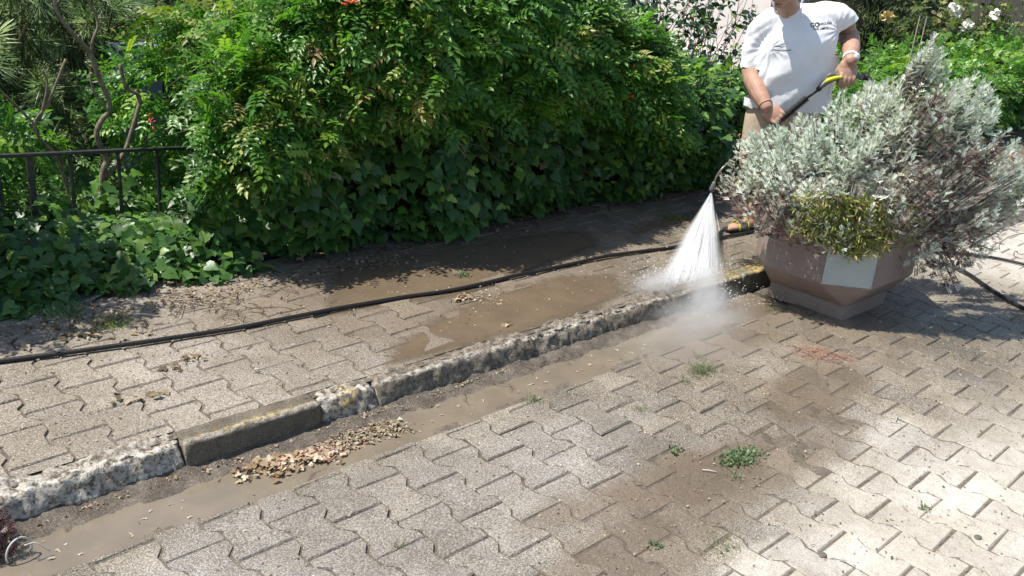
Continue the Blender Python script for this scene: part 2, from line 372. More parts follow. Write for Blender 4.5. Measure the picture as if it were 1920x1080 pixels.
# ---------------------------------------------------------------- muddy water
def water_mat(name, c, rough=.16, alpha=1.0, amap=True):
    t = NT(name); n = t.noise(6, 4, .6); n2 = t.noise(34, 3, .6)
    col = t.mix(t.rng(n, .3, .7), tuple(x*.86 for x in c), tuple(x*1.12 for x in c)); col = t.mix(t.math('MULTIPLY', n2, .3), col, tuple(x*1.35 for x in c))
    p = t.pbr(col, rough, t.bump(t.math('ADD', t.noise(22, 2, .5), t.math('MULTIPLY', t.noise(90, 2), .25)), .12, .006), .45, link=False)
    if amap:
        a = t.math('MULTIPLY', t.rng(t.math('ADD', t.attr('edge'), t.math('MULTIPLY', t.math('SUBTRACT', t.noise(9, 5, .65), .5), 1.1)), -.05, .85), alpha)
        tr = t.n('BsdfTransparent'); mx = t.n('MixShader'); t.l(a, mx.inputs[0]); t.l(tr.outputs[0], mx.inputs[1]); t.l(p, mx.inputs[2]); t.l(mx.outputs[0], t.out.inputs[0])
    else: t.l(p, t.out.inputs[0])
    return t.m
MW1 = water_mat('stream_water', (.185, .152, .112), .12, amap=False)
MW2 = water_mat('mud_film', (.165, .122, .08), .3, .82)
MW3 = water_mat('puddle_water', (.17, .13, .09), .2, .20)
def stream_z(x): return -.0045
V = []; 
xs = np.arange(-.3, 4.3, .02)
for x in xs:
    taper = max(0, min(1, (4.3-x)/.8))
    f = 2.245+.012*fbm(x*4, 1)*2+.0*x-.05*max(0, x-2.6); b = 2.52
    for k in range(9): V.append((x, f+(b-f)*k/8, stream_z(x)+.0008*fbm(x*20, k*.7)))
Fs = np.array([(i*9+k, (i+1)*9+k, (i+1)*9+k+1, i*9+k+1) for i in range(len(xs)-1) for k in range(8)])
tag(link('gutter_water', mesh('gutter_water', V, Fs, MW1)), kind='structure', label='muddy brown water running along the gutter')
def film(name, poly, z, mat, label, soft=.12, step=.035):
    poly = np.array(poly); x0, y0 = poly.min(0)-.1; x1, y1 = poly.max(0)+.1; V = []; E = []
    xs = np.arange(x0, x1, step); ys = np.arange(y0, y1, step)
    def sd(x, y):
        d = 1e9; ins = False; n = len(poly)
        for i in range(n):
            a = poly[i]; b = poly[(i+1) % n]; ab = b-a; t = max(0, min(1, ((x-a[0])*ab[0]+(y-a[1])*ab[1])/(ab@ab))); q = a+t*ab; d = min(d, math.hypot(x-q[0], y-q[1]))
            if (a[1] > y) != (b[1] > y) and x < (b[0]-a[0])*(y-a[1])/(b[1]-a[1])+a[0]: ins = not ins
        return d if ins else -d
    for y in ys:
        for x in xs: V.append((x, y, z+.0006*fbm(x*6, y*6))); E.append(max(-.6, min(1, sd(x, y)/soft)))
    n = len(xs); Fq = np.array([(j*n+i, j*n+i+1, (j+1)*n+i+1, (j+1)*n+i) for j in range(len(ys)-1) for i in range(n-1) if max(E[j*n+i], E[j*n+i+1], E[(j+1)*n+i+1], E[(j+1)*n+i]) > -.55])
    return tag(link(name, mesh(name, V, Fq, mat, True, dict(edge=E))), kind='structure', label=label)
film('mud_puddle', [(1.95, 2.78), (2.4, 3.0), (3.0, 3.1), (3.35, 3.08), (3.62, 2.95), (3.45, 2.7), (3.1, 2.60), (2.65, 2.60), (2.2, 2.60), (1.85, 2.62)], .1022, MW2, 'brown silty puddle on the pavement behind the kerb')
film('mud_puddle', [(1.95, 3.2), (2.3, 3.75), (2.96, 3.75), (3.5, 3.75), (4.1, 3.62), (3.9, 3.3), (3.3, 3.18), (2.7, 3.08)], .1024, MW2, 'brown silty puddle between hose and hedge shade')
film('mud_puddle', [(4.1, 3.3), (4.4, 3.55), (5.2, 3.6), (5.3, 3.3)], .1010, MW2, 'thin mud film beside the foot of the man', .2)
for p, l in (([(2.2, 1.45), (2.35, 1.66), (2.95, 1.62), (3.05, 1.5), (2.6, 1.32), (2.3, 1.36)], 'shallow muddy puddle over the pavers by the green weeds'),
             ([(3.0, 1.5), (3.1, 1.75), (3.6, 1.85), (3.95, 1.75), (3.8, 1.5), (3.3, 1.4)], 'shallow muddy puddle in the joints below the planter'),
             ([(1.3, 1.45), (1.6, 1.55), (2.15, 1.52), (2.2, 1.3), (1.8, 1.2), (1.3, 1.2)], 'shallow muddy puddle near the bottom edge'),
             ([(3.0, 2.1), (3.2, 2.4), (3.7, 2.5), (4.3, 2.5), (4.25, 2.2), (3.8, 2.05), (3.3, 2.02)], 'muddy run off spreading from the water jet')):
    film('mud_puddle', p, -.0008, MW3, l, .1)

# ---------------------------------------------------------------- leaf scattering
def tri_fold(mid, side):
    """two sided folded leaf: midrib points and side points -> verts, tris"""
    V = list(mid); n = len(mid); Fc = []
    L = [(x, y, z) for x, y, z in side]; Rr = [(x, -y, z) for x, y, z in side]
    for S, flip in ((L, False), (Rr, True)):
        o = len(V); V += S
        # strip triangulate between mid (n) and side (m)
        i = j = 0; m = len(S)
        tr = [(0, o, 1)] if False else []
        while i < n-1 or j < m-1:
            if j < m-1 and (i >= n-1 or (S[j+1][0] <= mid[i+1][0])): tr.append((i, o+j, o+j+1)); j += 1
            else: tr.append((i, o+j, i+1)); i += 1
        Fc += [t[::-1] if flip else t for t in tr]
    return np.array(V, float), np.array(Fc)
LEAFLET = tri_fold([(0, 0, 0), (.5, 0, -.05), (1, 0, -.16)], [(.12, .14, .0), (.42, .27, .05), (.72, .17, .0)])
IVY = tri_fold([(0, 0, 0), (.45, 0, -.06), (1, 0, -.16)], [(-.16, .20, -.02), (.02, .47, .02), (.38, .46, .03), (.62, .24, .0)])
IVYL = tri_fold([(0, 0, 0), (.45, 0, -.05), (1.05, 0, -.2)], [(-.14, .22, -.02), (.10, .52, -.06), (.36, .26, .03), (.62, .30, -.02)])
BLADE = (np.array([(0, -.03, 0), (0, .03, 0), (.5, .05, .06), (.5, -.05, .06), (1, 0, 0)]), np.array([(0, 1, 2), (0, 2, 3), (3, 2, 4)]))
NEEDLE = (np.array([(0, -.006, 0), (0, .006, 0), (.55, .0, -.03), (1, 0, -.12)]), np.array([(0, 1, 2), (0, 2, 3), (1, 3, 2)]))
def compound(pairs=4, leaf=LEAFLET, ls=.30, wid=1.0):
    V = []; Fc = []
    def add(v, f):
        o = sum(len(q) for q in V); V.append(v); Fc.append(f+o)
    add(np.array([(0, -.006, 0), (0, .006, 0), (1, .003, -.12), (1, -.003, -.12)]), np.array([(0, 1, 2), (0, 2, 3)]))
    for k in range(pairs+1):
        t = .22+.70*k/pairs
        for s in ((1, -1) if k < pairs else (0,)):
            a = s*R(62); c, sn = math.cos(a), math.sin(a); sz = ls*(1-.15*abs(t-.6))
            v = leaf[0]*np.array([sz, sz*wid, sz]); v = np.stack([v[:, 0]*c-v[:, 1]*sn, v[:, 0]*sn+v[:, 1]*c, v[:, 2]], 1)+np.array([t, 0, -.12*t*t])
            add(v, leaf[1])
    return np.concatenate(V), np.concatenate(Fc)
CAMPSIS = compound()
CAMPS = []
for _q in range(5):
    _v, _f = compound(3+_q % 3, ls=.27+.03*(_q % 3), wid=.85+.12*(_q % 2)); _v = _v.copy(); _v[:, 1] += .10*np.sin(_v[:, 0]*2.5+_q)*(1 if _q % 2 else -1); _v[:, 2] -= .10*_v[:, 0]**2*(_q % 3); _v += rng.normal(0, .008, _v.shape); CAMPS.append((_v, _f))
def lobed():
    """silver felted leaf: thin blade with three pairs of blunt lobes"""
    V = [(0, -.03, 0), (0, .03, 0), (.95, .07, -.1), (.95, -.07, -.1), (1.08, 0, -.14)]; Fc = [(0, 1, 2), (0, 2, 3), (3, 2, 4)]
    for x, l in ((.30, .26), (.52, .34), (.74, .28)):
        for s in (1, -1):
            o = len(V); V += [(x-.04, s*.03, -.02), (x+.07, s*.03, -.02), (x+.24, s*l, .03), (x+.12, s*l, .05)]
            q = [(o, o+1, o+2), (o, o+2, o+3)]; Fc += [t if s < 0 else t[::-1] for t in q]
    return np.array(V), np.array(Fc)
LOBED = lobed()
def scatter(tpl, pos, dirn, nrm, scale, wscale=1.0):
    tv, tf = tpl; n = len(pos); d = dirn/(np.linalg.norm(dirn, axis=1, keepdims=True)+1e-9)
    nn = nrm-d*np.sum(nrm*d, 1, keepdims=True); nn /= (np.linalg.norm(nn, axis=1, keepdims=True)+1e-9); b = np.cross(nn, d)
    sc_ = np.asarray(scale).reshape(-1, 1, 1)*np.ones((n, 1, 1))
    V = pos[:, None, :]+sc_*(tv[None, :, 0:1]*d[:, None, :]+tv[None, :, 1:2]*wscale*b[:, None, :]+tv[None, :, 2:3]*nn[:, None, :])
    Fc = (tf[None]+np.arange(n)[:, None, None]*len(tv)).reshape(-1, 3)
    return V.reshape(-1, 3), Fc, len(tv)
def leaves(name, tpl, pos, dirn, nrm, scale, mat, parent=None, rnd=None, dry=None, wscale=1.0, kind='stuff'):
    n = len(pos); rnd = rng.random(n) if rnd is None else rnd
    if tpl is CAMPSIS and len(pos) > 50:
        scale = np.asarray(scale)*np.ones(n); Vs, Fs_, Rs = [], [], []; off = 0
        for q, tp in enumerate(CAMPS):
            ii = np.arange(n) % 5 == q; v_, f_, k = scatter(tp, pos[ii], dirn[ii], nrm[ii], scale[ii], wscale); Vs.append(v_); Fs_.append(f_+off); Rs.append(np.repeat(rnd[ii], k)); off += len(v_)
        o = link(name, mesh(name, np.concatenate(Vs), np.concatenate(Fs_), mat, True, dict(rnd=np.concatenate(Rs))), None, parent)
        if kind: o['kind'] = kind
        return o
    V, Fc, k = scatter(tpl, pos, dirn, nrm, scale, wscale)
    at = dict(rnd=np.repeat(rnd, k))
    if dry is not None: at['dry'] = np.repeat(dry, k)
    o = link(name, mesh(name, V, Fc, mat, True, at), None, parent)
    if kind: o['kind'] = kind
    return o
def unit(a): return a/(np.linalg.norm(a, axis=-1, keepdims=True)+1e-9)

G_CAMP = leafmat('trumpet_vine_leaf', [(0, (.05, .135, .022)), (.45, (.085, .215, .035)), (.8, (.145, .30, .04)), (.95, (.25, .40, .06)), (1, (.40, .42, .10))], .36, .5, .42)
G_IVY = leafmat('ivy_leaf', [(0, (.035, .09, .025)), (.5, (.06, .14, .035)), (.85, (.11, .215, .045)), (1, (.22, .31, .06))], .38, .45, .3)
G_IVYB = leafmat('young_ivy_leaf', [(0, (.10, .24, .035)), (.6, (.18, .36, .06)), (1, (.32, .44, .09))], .36, .45, .35)
G_YEL = leafmat('yellowing_leaf', [(0, (.10, .16, .02)), (.5, (.20, .27, .04)), (.85, (.34, .36, .08)), (1, (.36, .24, .12))], .4, .4)
G_PINE = leafmat('pine_needle', [(0, (.09, .16, .055)), (.6, (.16, .26, .09)), (1, (.28, .36, .15))], .45, .4, .3)
G_DARK = leafmat('dark_conifer_leaf', [(0, (.02, .035, .016)), (.6, (.05, .075, .03)), (1, (.10, .13, .05))], .6, .3, .1)
G_ROSE = leafmat('rose_leaf', [(0, (.012, .04, .012)), (.6, (.022, .065, .02)), (.9, (.05, .12, .03)), (1, (.25, .34, .10))], .3, .5, .18)
G_GRAS = leafmat('grass_blade', [(0, (.05, .10, .02)), (.6, (.11, .17, .04)), (1, (.35, .32, .14))], .5, .3, .3)
G_SILV = leafmat('silver_felt_leaf', [(0, (.45, .51, .38)), (.4, (.66, .71, .61)), (.8, (.80, .83, .76)), (.93, (.86, .88, .84)), (1, (.48, .48, .20))], .85, .15, .28, (1, 1, .9),
                 dry=[(0, (.07, .035, .035)), (.5, (.15, .09, .085)), (.8, (.24, .16, .13)), (1, (.40, .33, .26))])  # dead purple-brown leaves, darkened further to suggest the shrub's shaded interior
G_SUCC = leafmat('yellow_green_leaf', [(0, (.08, .11, .025)), (.4, (.22, .25, .05)), (.7, (.42, .41, .14)), (.85, (.46, .38, .18)), (1, (.26, .14, .09))], .42, .4, .3)
G_LIT = leafmat('dry_leaf_litter', [(0, (.09, .06, .035)), (.3, (.22, .15, .09)), (.55, (.36, .27, .17)), (.75, (.46, .36, .26)), (.9, (.58, .50, .38)), (1, (.45, .22, .14))], .75, .2, .12, (1, .9, .7))
M_twig = simple('twig_bark', (.15, .11, .075), .85, .2)
M_stem = simple('green_brown_stem', (.14, .13, .06), .7, .3)
M_bark = simple('pale_bark', (.20, .165, .12), .85, .2, var=.4, scale=40, bump=.6)
M_dark = simple('dark_core_shade', (.018, .018, .010), .95, .1)  # near-black colour standing for the shade inside hedges and thicket
M_petalP = simple('peach_petal', (.62, .36, .26), .7, .2); M_petalR = simple('orange_red_petal', (.62, .10, .04), .6, .3)
M_petalW = simple('white_petal', (.8, .78, .70), .7, .2); M_petalY = simple('cream_yellow_petal', (.66, .52, .25), .7, .2)

# ---------------------------------------------------------------- main hedge (trumpet vine over ivy)
def topz(X):
    return np.interp(X, [1.5, 1.75, 2.0, 2.35, 2.7, 4.1, 4.5, 5.0, 5.6, 6.2, 7.5, 9, 12, 16], [.72, .92, 1.15, 1.45, 1.78, 1.70, 1.36, 1.15, 1.0, .86, .74, .88, .98, 1.02])
def hedge_pt(X, v):
    """v 0 base front .. 1 top back"""
    T = topz(X); vs = [0, .12, .3, .5, .66, .82, 1.0]
    Y = np.interp(v, vs, [4.0, 3.93, 3.86, 3.83, 3.92, 4.15, 4.9]); k = np.interp(v, vs, [0, .12, .36, .62, .84, .98, 1.0])
    Y = Y+.06*np.sin(X*3.1+1)+.05*np.sin(X*7.3+v*5)+np.interp(X, [1.5, 1.9, 2.4], [.45, .15, 0])
    return Y, .1+(T-.1)*k
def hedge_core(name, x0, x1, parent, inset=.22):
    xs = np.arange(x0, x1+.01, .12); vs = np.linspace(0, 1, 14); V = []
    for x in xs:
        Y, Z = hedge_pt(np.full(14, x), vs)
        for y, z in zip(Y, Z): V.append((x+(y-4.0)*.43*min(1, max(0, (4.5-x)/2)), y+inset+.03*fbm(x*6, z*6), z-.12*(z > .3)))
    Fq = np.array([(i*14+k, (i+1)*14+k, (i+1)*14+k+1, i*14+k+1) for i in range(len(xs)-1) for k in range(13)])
    o = link(name, mesh(name, V, Fq, M_dark), None, parent); o['kind'] = 'stuff'  # twiggy interior as one solid core, near-black for its shade, closing light gaps
hedge = empty('hedge', (3.5, 4.2, .1), label='tall glossy green trumpet vine hedge along the pavement in the middle', cat='hedge')
hedge.location = (0, 0, 0)
def hedge_leaves(parent, n, x0, x1, v0, v1, mat, tpl, s0, s1, jit=.10, name='foliage', out=.0, droop=-.35, wsc=1.0, mask=None, rnd=None):
    X = rng.uniform(x0, x1, n); v = rng.uniform(v0, v1, n)
    if mask is not None: k = mask(X, v); X = X[k]; v = v[k]; n = len(X)
    Y, Z = hedge_pt(X, v); lump = np.array([fbm(x*2.6, z*2.6, 2, 3) for x, z in zip(X, Z+v)])
    e = 1e-2; Y2, Z2 = hedge_pt(X, np.clip(v+e, 0, 1)); tn = np.stack([np.zeros(n), Y2-Y, Z2-Z], 1); nr = unit(np.cross(tn, np.array([1.0, 0, 0])))
    nr = np.where(nr[:, 1:2]*1 > .2, -nr, nr); nr[:, 2] = np.abs(nr[:, 2])
    dep = out+.09*lump+rng.normal(0, jit*.5, n)
    X = X+(Y-4.0)*.43*np.clip((4.5-X)/2, 0, 1)
    pos = np.stack([X, Y, Z], 1)+nr*dep[:, None]
    az = rng.normal(0, .9, n); h = unit(nr+.25*rng.normal(size=(n, 3)))
    side = np.array([1.0, 0, 0]); d = h*np.cos(az)[:, None]+side*np.sin(az)[:, None]; d[:, 2] += droop+rng.normal(0, .2, n)
    up = unit(nr*.65+np.array([-.42, 0, .95])+.40*rng.normal(size=(n, 3)))
    ok = pos[:, 2] > .1
    return leaves(name, tpl, pos[ok], d[ok], up[ok], rng.uniform(s0, s1, n)[ok], mat, parent, wscale=wsc, rnd=None if rnd is None else rnd[ok])
hedge_core('inner_shade_core', 2.3, 6.4, hedge, .16)
hedge_leaves(hedge, 6500, 1.78, 5.1, .34, .97, G_CAMP, CAMPSIS, .10, .17, .14)
hedge_leaves(hedge, 900, 1.80, 5.1, .40, .95, G_CAMP, CAMPSIS, .12, .19, .08, out=.10)
hedge_leaves(hedge, 500, 1.9, 3.0, .36, .66, G_YEL, CAMPSIS, .09, .15, .12, name='yellow_foliage', out=.05)
hedge_leaves(hedge, 260, 3.9, 4.9, .40, .75, G_YEL, CAMPSIS, .09, .14, .1, name='yellow_foliage', out=.05)
# stems poking out
def stems(parent, n, x0, x1, v0, v1, mat, l0=.12, l1=.3, r=.0025, name='stem'):
    P = []
    for _ in range(n):
        X = random.uniform(x0, x1); v = random.uniform(v0, v1); Y, Z = hedge_pt(np.array([X]), v); p = np.array([X, Y[0]+.03, Z[0]])
        d = unit(np.array([random.gauss(0, .7), -random.uniform(.2, 1), random.uniform(-.6, .7)])); l = random.uniform(l0, l1)
        P.append(tube_vf([p, p+d*l*.5+np.array([0, 0, .01]), p+d*l-np.array([0, 0, .04])], [r, r*.8, r*.4], 4, False))
    v, f = merge(P); o = link(name, mesh(name, v, f, mat), None, parent); o['kind'] = 'stuff'
stems(hedge, 260, 1.8, 5.0, .25, .9, M_stem); stems(hedge, 90, 2.1, 3.1, .3, .6, simple('dry_straw_stem', (.42, .33, .16), .7), .1, .22, .003, 'dry_stem')
ivy = empty('ivy', (0, 0, 0), label='dark broad leaved ivy covering the shaded foot of the hedge', cat='ivy')
hedge_core('inner_shade_core', 6.4, 8, ivy)
hedge_leaves(ivy, 4300, 1.7, 7.2, .0, .40, G_IVY, IVY, .045, .085, .09, droop=-.9, name='foliage')
hedge_leaves(ivy, 2300, 4.3, 7.2, .30, 1.0, G_IVY, IVYL, .045, .085, .12, droop=-.6, name='foliage')
hedge_leaves(ivy, 500, 4.6, 7.2, .55, 1.0, G_IVYB, IVY, .035, .06, .12, out=.05, droop=-.2, name='young_foliage')
hedge_leaves(ivy, 260, 1.9, 5.5, .05, .4, G_IVYB, IVYL, .035, .055, .08, out=.04, name='young_foliage')
hedge_leaves(ivy, 50, 2.4, 4.6, .12, .42, G_LIT, IVY, .05, .07, .05, out=-.02, name='brown_leaf')

# ivy carpet in front of and under the fence, left
carpet = empty('ivy', (0, 0, 0), label='sunlit ivy creeping over the low bank around the iron railing', cat='ivy')
def carpet_z(x, y): return .1+np.clip((y-3.86)*.30, 0, .06)+.02*np.sin(x*5+y*3)*np.clip((y-3.9)*2, 0, 1)-np.clip((y-4.7)*.25, 0, .3)
def carpet_leaves(n, x0, x1, y0, y1, s0, s1, mat, tpl, name, lift=.09, indiv=0):
    X = rng.uniform(x0, x1, n); Y = rng.uniform(y0, y1, n); edge = 3.88+.05*np.sin(X*6)+.04*np.sin(X*17)
    k = Y > edge; X, Y = X[k], Y[k]; n = len(X); Z = carpet_z(X, Y)+np.minimum(np.abs(rng.normal(0, lift, n))*np.clip((Y-3.85)*3, .25, 1), np.where(Y < 4.62, np.where(X < 1.3, .22, .11), 1))
    d = np.stack([rng.normal(0, .9, n), -np.abs(rng.normal(.5, .5, n)), rng.normal(-.35, .35, n)], 1)
    up = np.stack([rng.normal(-.1, .35, n), rng.normal(-.45, .35, n), np.full(n, .9)], 1); s = rng.uniform(s0, s1, n); pos = np.stack([X, Y, Z], 1)
    if indiv:
        # the largest-looking leaves are objects of their own, sharing a few meshes
        var = []
        for q in range(8):
            v, f, _ = scatter(tpl, np.zeros((1, 3)), np.array([[1., 0, 0]]), np.array([[0., 0, 1]]), [1.0]); v = v*(1+.12*rng.normal(size=v.shape)*.3)
            var.append(mesh('leaf', v, f, mat, True, dict(rnd=np.full(len(v), (q+.5)/8))))
        order = np.argsort(Y); 
        for i in order[:indiv]:
            dd = Vector(d[i]).normalized(); nn = Vector(up[i]); nn = (nn-dd*nn.dot(dd)).normalized(); b = nn.cross(dd)
            o = bpy.data.objects.new('leaf', var[int(rng.integers(8))]); COL.objects.link(o); o.parent = carpet
            o.matrix_local = Matrix.Translation(pos[i]) @ Matrix((dd, b, nn)).transposed().to_4x4() @ Matrix.Scale(float(s[i]), 4)
        rest = order[indiv:]; pos, d, up, s = pos[rest], d[rest], up[rest], s[rest]
    leaves(name, tpl, pos, d, up, s, mat, carpet)
carpet_leaves(3300, .1, 2.05, 3.84, 4.9, .035, .078, G_IVY, IVY, 'foliage', indiv=300)
carpet_leaves(1900, .1, 2.2, 3.9, 5.6, .032, .065, G_IVY, IVYL, 'foliage', .12)
carpet_leaves(520, 1.2, 2.1, 4.15, 5.6, .035, .07, G_IVYB, IVYL, 'young_foliage', .12)
carpet_leaves(1500, .2, 2.6, 4.75, 6.6, .09, .14, G_CAMP, CAMPSIS, 'vine_foliage', .16)
carpet_leaves(900, .0, 4.5, 5.4, 7.4, .10, .16, G_CAMP, CAMPSIS, 'vine_foliage', .22)
# vine behind the railing
vine = empty('vine', (0, 0, 0), label='bright pinnate vine shoots arching over the end of the railing', cat='vine')
def ball_leaves(parent, n, c, r, s0, s1, mat, tpl, name='foliage', shell=.45, rnd=None, droop=-.3, kind='stuff', rot=0):
    u = unit(rng.normal(size=(n, 3))); rad = (shell+(1-shell)*rng.random(n)**.6)
    lump = 1+.22*np.array([fbm(a[0]*2.3+c[0], a[1]*2.3, a[2]*2.3, 3) for a in u]); pos = np.array(c)+u*np.array(r)*(rad*lump)[:, None]
    d = unit(u+.7*rng.normal(size=(n, 3))); d[:, 2] += droop; up = unit(u*.6+np.array([-.2, 0, .8])+.4*rng.normal(size=(n, 3)))
    return leaves(name, tpl, pos, d, up, rng.uniform(s0, s1, n), mat, parent, kind=kind)
ball_leaves(vine, 520, (2.15, 5.1, .72), (.42, .42, .36), .11, .17, G_CAMP, CAMPSIS)
ball_leaves(vine, 260, (2.35, 4.95, 1.05), (.35, .35, .2), .11, .17, G_CAMP, CAMPSIS)
ball_leaves(vine, 110, (2.3, 4.8, 1.2), (.35, .2, .08), .12, .18, G_YEL, CAMPSIS, 'yellow_foliage')
vl = empty('vine', (0, 0, 0), label='vine branches with broad green leaves at the far left behind the railing', cat='vine')
ball_leaves(vl, 330, (.98, 5.0, .62), (.42, .35, .13), .11, .17, G_CAMP, CAMPSIS)
ball_leaves(vl, 160, (.78, 4.7, .42), (.3, .3, .16), .11, .17, G_CAMP, CAMPSIS)
tube('branch', [(.5, 5.0, .75), (1.0, 4.95, .72), (1.35, 4.9, .6), (1.5, 4.9, .4)], [.006, .008, .006], M_bark, vl, 6, 5)

sb = empty('bush', (0, 0, 0), label='dense leafy bush just out of view past the left edge, shading the ivy', cat='bush')
ball_leaves(sb, 1300, (.28, 4.40, 1.0), (.60, .50, 1.0), .11, .18, G_CAMP, CAMPSIS, shell=.3)  # unseen bush outside the frame, sized so its shadow covers the ivy
ball_leaves(sb, 260, (.45, 4.15, .45), (.30, .30, .35), .11, .17, G_CAMP, CAMPSIS, shell=.3)
tube('stem', [(.1, 4.4, .05), (.12, 4.4, .5), (.2, 4.35, 1.1)], [.02, .015, .008], M_bark, sb, 7, 4)
# small orange buds among the vines
def bud_cluster(c, n, r, mat, label, s=.016):
    P = []
    for _ in range(n):
        p = np.array(c)+np.array([random.gauss(0, r), random.gauss(0, r), random.gauss(0, r)]); d = unit(np.array([random.gauss(0, 1), -.5, random.gauss(.2, .6)]))
        P.append(tube_vf([p, p+d*s*.5, p+d*s*1.4, p+d*s*2.1], [s*.18, s*.3, s*.38, s*.1], 6))
    v, f = merge(P); return tag(link('flower_bud', mesh('flower_bud', v, f, mat)), label=label, cat='flower')
bud_cluster((1.80, 4.6, .735), 7, .014, M_petalR, 'orange buds on the vine just above the end of the railing', .011)
bud_cluster((4.50, 3.74, 1.06), 1, .01, M_petalR, 'round red bud above the hedge, upper one')
bud_cluster((4.45, 3.70, .88), 4, .015, M_petalR, 'small orange red buds lower on the hedge')
bud_cluster((2.42, 3.78, 1.40), 4, .015, M_petalR, 'red orange buds at the top edge of the hedge')
bud_cluster((2.72, 4.0, 1.13), 2, .01, M_petalP, 'single peach bud on the upper hedge')

# ---------------------------------------------------------------- low hedge behind the man and to the right
lowh = empty('hedge', (0, 0, 0), label='low bright green hedge behind the man, running off to the right', cat='hedge')
hedge_core('inner_shade_core', 8, 17, lowh, .3)
hedge_leaves(lowh, 4300, 6.6, 17, .25, 1, G_CAMP, CAMPSIS, .11, .18, .16)
hedge_leaves(lowh, 1500, 6.6, 16, .5, 1, G_IVYB, IVYL, .05, .08, .16, out=.05, name='young_foliage')
hedge_leaves(lowh, 2600, 7.0, 17, 0, .5, G_IVY, IVY, .06, .10, .1, droop=-.8)

# ---------------------------------------------------------------- iron railing
M_iron = simple('dark_green_iron', (.045, .05, .045), .55, .5, .4, .4, 30, .4)
rail = empty('railing', (1.3, 4.55, .1), label='dark iron railing with twisted rebar balusters half buried in ivy', cat='fence')
def rl(x, y, z): return (x-1.3, y-4.55, z-.1)
def rz(x): return .625-.037*(x-1.08)
me = mesh('top_rail', *box_vf((0, 0, 0), (2.75, .030, .016)), M_iron); bevel_me(me, .002); o = link('top_rail', me, None, rail, rl(.71, 4.55, rz(.71))); o.rotation_euler = (0, R(2.1), 0)
for i, x in enumerate((1.375, 1.60, 1.795, 1.985, 1.06, .90, .72, .5, .28)):
    P = []; n = 46; pts = [(x+.0*k, 4.55, rz(x)-.012-(.55)*k/n) for k in range(n+1)]
    rr = [.0088+(.0022 if k % 2 else 0)*(1 if k > 12 else 0) for k in range(n+1)]
    v, f = tube_vf([rl(*p) for p in pts], rr, 8); link('baluster', mesh('baluster', v, f, M_iron), None, rail)
v, f = box_vf(rl(1.20, 4.57, .30), (.028, .028, .62)); link('post', mesh('post', v, f, M_iron, False), None, rail)
v, f = box_vf(rl(2.0, 4.585, .30), (.028, .028, .62)); link('post', mesh('post', v, f, M_iron, False), None, rail)

# ---------------------------------------------------------------- cut back shrub stems behind the railing
def stemtree(name, label, cat, main, limbs, cuts=True):
    t = empty(name, (0, 0, 0), label=label, cat=cat); K_ = 4.70/4.95; fx_ = lambda P: [(x*K_, y*K_, CAM_H-(CAM_H-z)*K_) for x, y, z in P]
    main = (fx_(main[0]), main[1]); limbs = [(fx_(p), r) for p, r in limbs]
    tube('trunk', main[0], main[1], M_bark, t, 9, 5)
    for p, r in limbs: tube('limb', p, r, M_bark, t, 7, 5)
    return t
Yb = 4.95
T1 = [(1.71, -.3), (1.62, .05), (1.61, .18), (1.66, .41), (1.68, .47), (1.64, .6), (1.67, .68), (1.72, .75), (1.67, .92), (1.64, 1.03), (1.57, 1.12), (1.50, 1.23), (1.49, 1.40)]
st1 = stemtree('pruned_shrub', 'bare forked shrub with pruned stems rising behind the railing', 'shrub', ([(x, Yb, z) for x, z in T1], [.020, .019, .016, .014, .012, .012, .009, .007]), [
    ([(1.66, Yb, .36), (1.77, Yb, .49), (1.83, Yb, .63), (1.88, Yb, .77)], [.014, .011, .011]),
    ([(1.88, Yb, .76), (1.865, Yb, .81), (1.81, Yb, .85), (1.785, Yb, .97)], [.013, .010, .009]),
    ([(1.645, Yb, 1.01), (1.65, Yb-.02, 1.09), (1.69, Yb, 1.17), (1.67, Yb, 1.25), (1.61, Yb, 1.36)], [.007, .006, .005]),
    ([(1.70, Yb, .74), (1.655, Yb+.03, .82), (1.64, Yb+.03, .92)], [.006, .005])])
st2 = stemtree('pruned_shrub', 'pale pruned forked shoots at the far left above the railing', 'shrub', ([(1.50, Yb, .1), (1.44, Yb, .47), (1.34, Yb, .66), (1.42, Yb, .79), (1.52, Yb, 1.0)], [.009, .008, .007, .006]), [
    ([(1.35, Yb, .67), (1.25, Yb, .80), (1.16, Yb, .9)], [.006, .005]), ([(1.37, Yb, .70), (1.42, Yb, .87), (1.405, Yb, .95)], [.006, .005])])

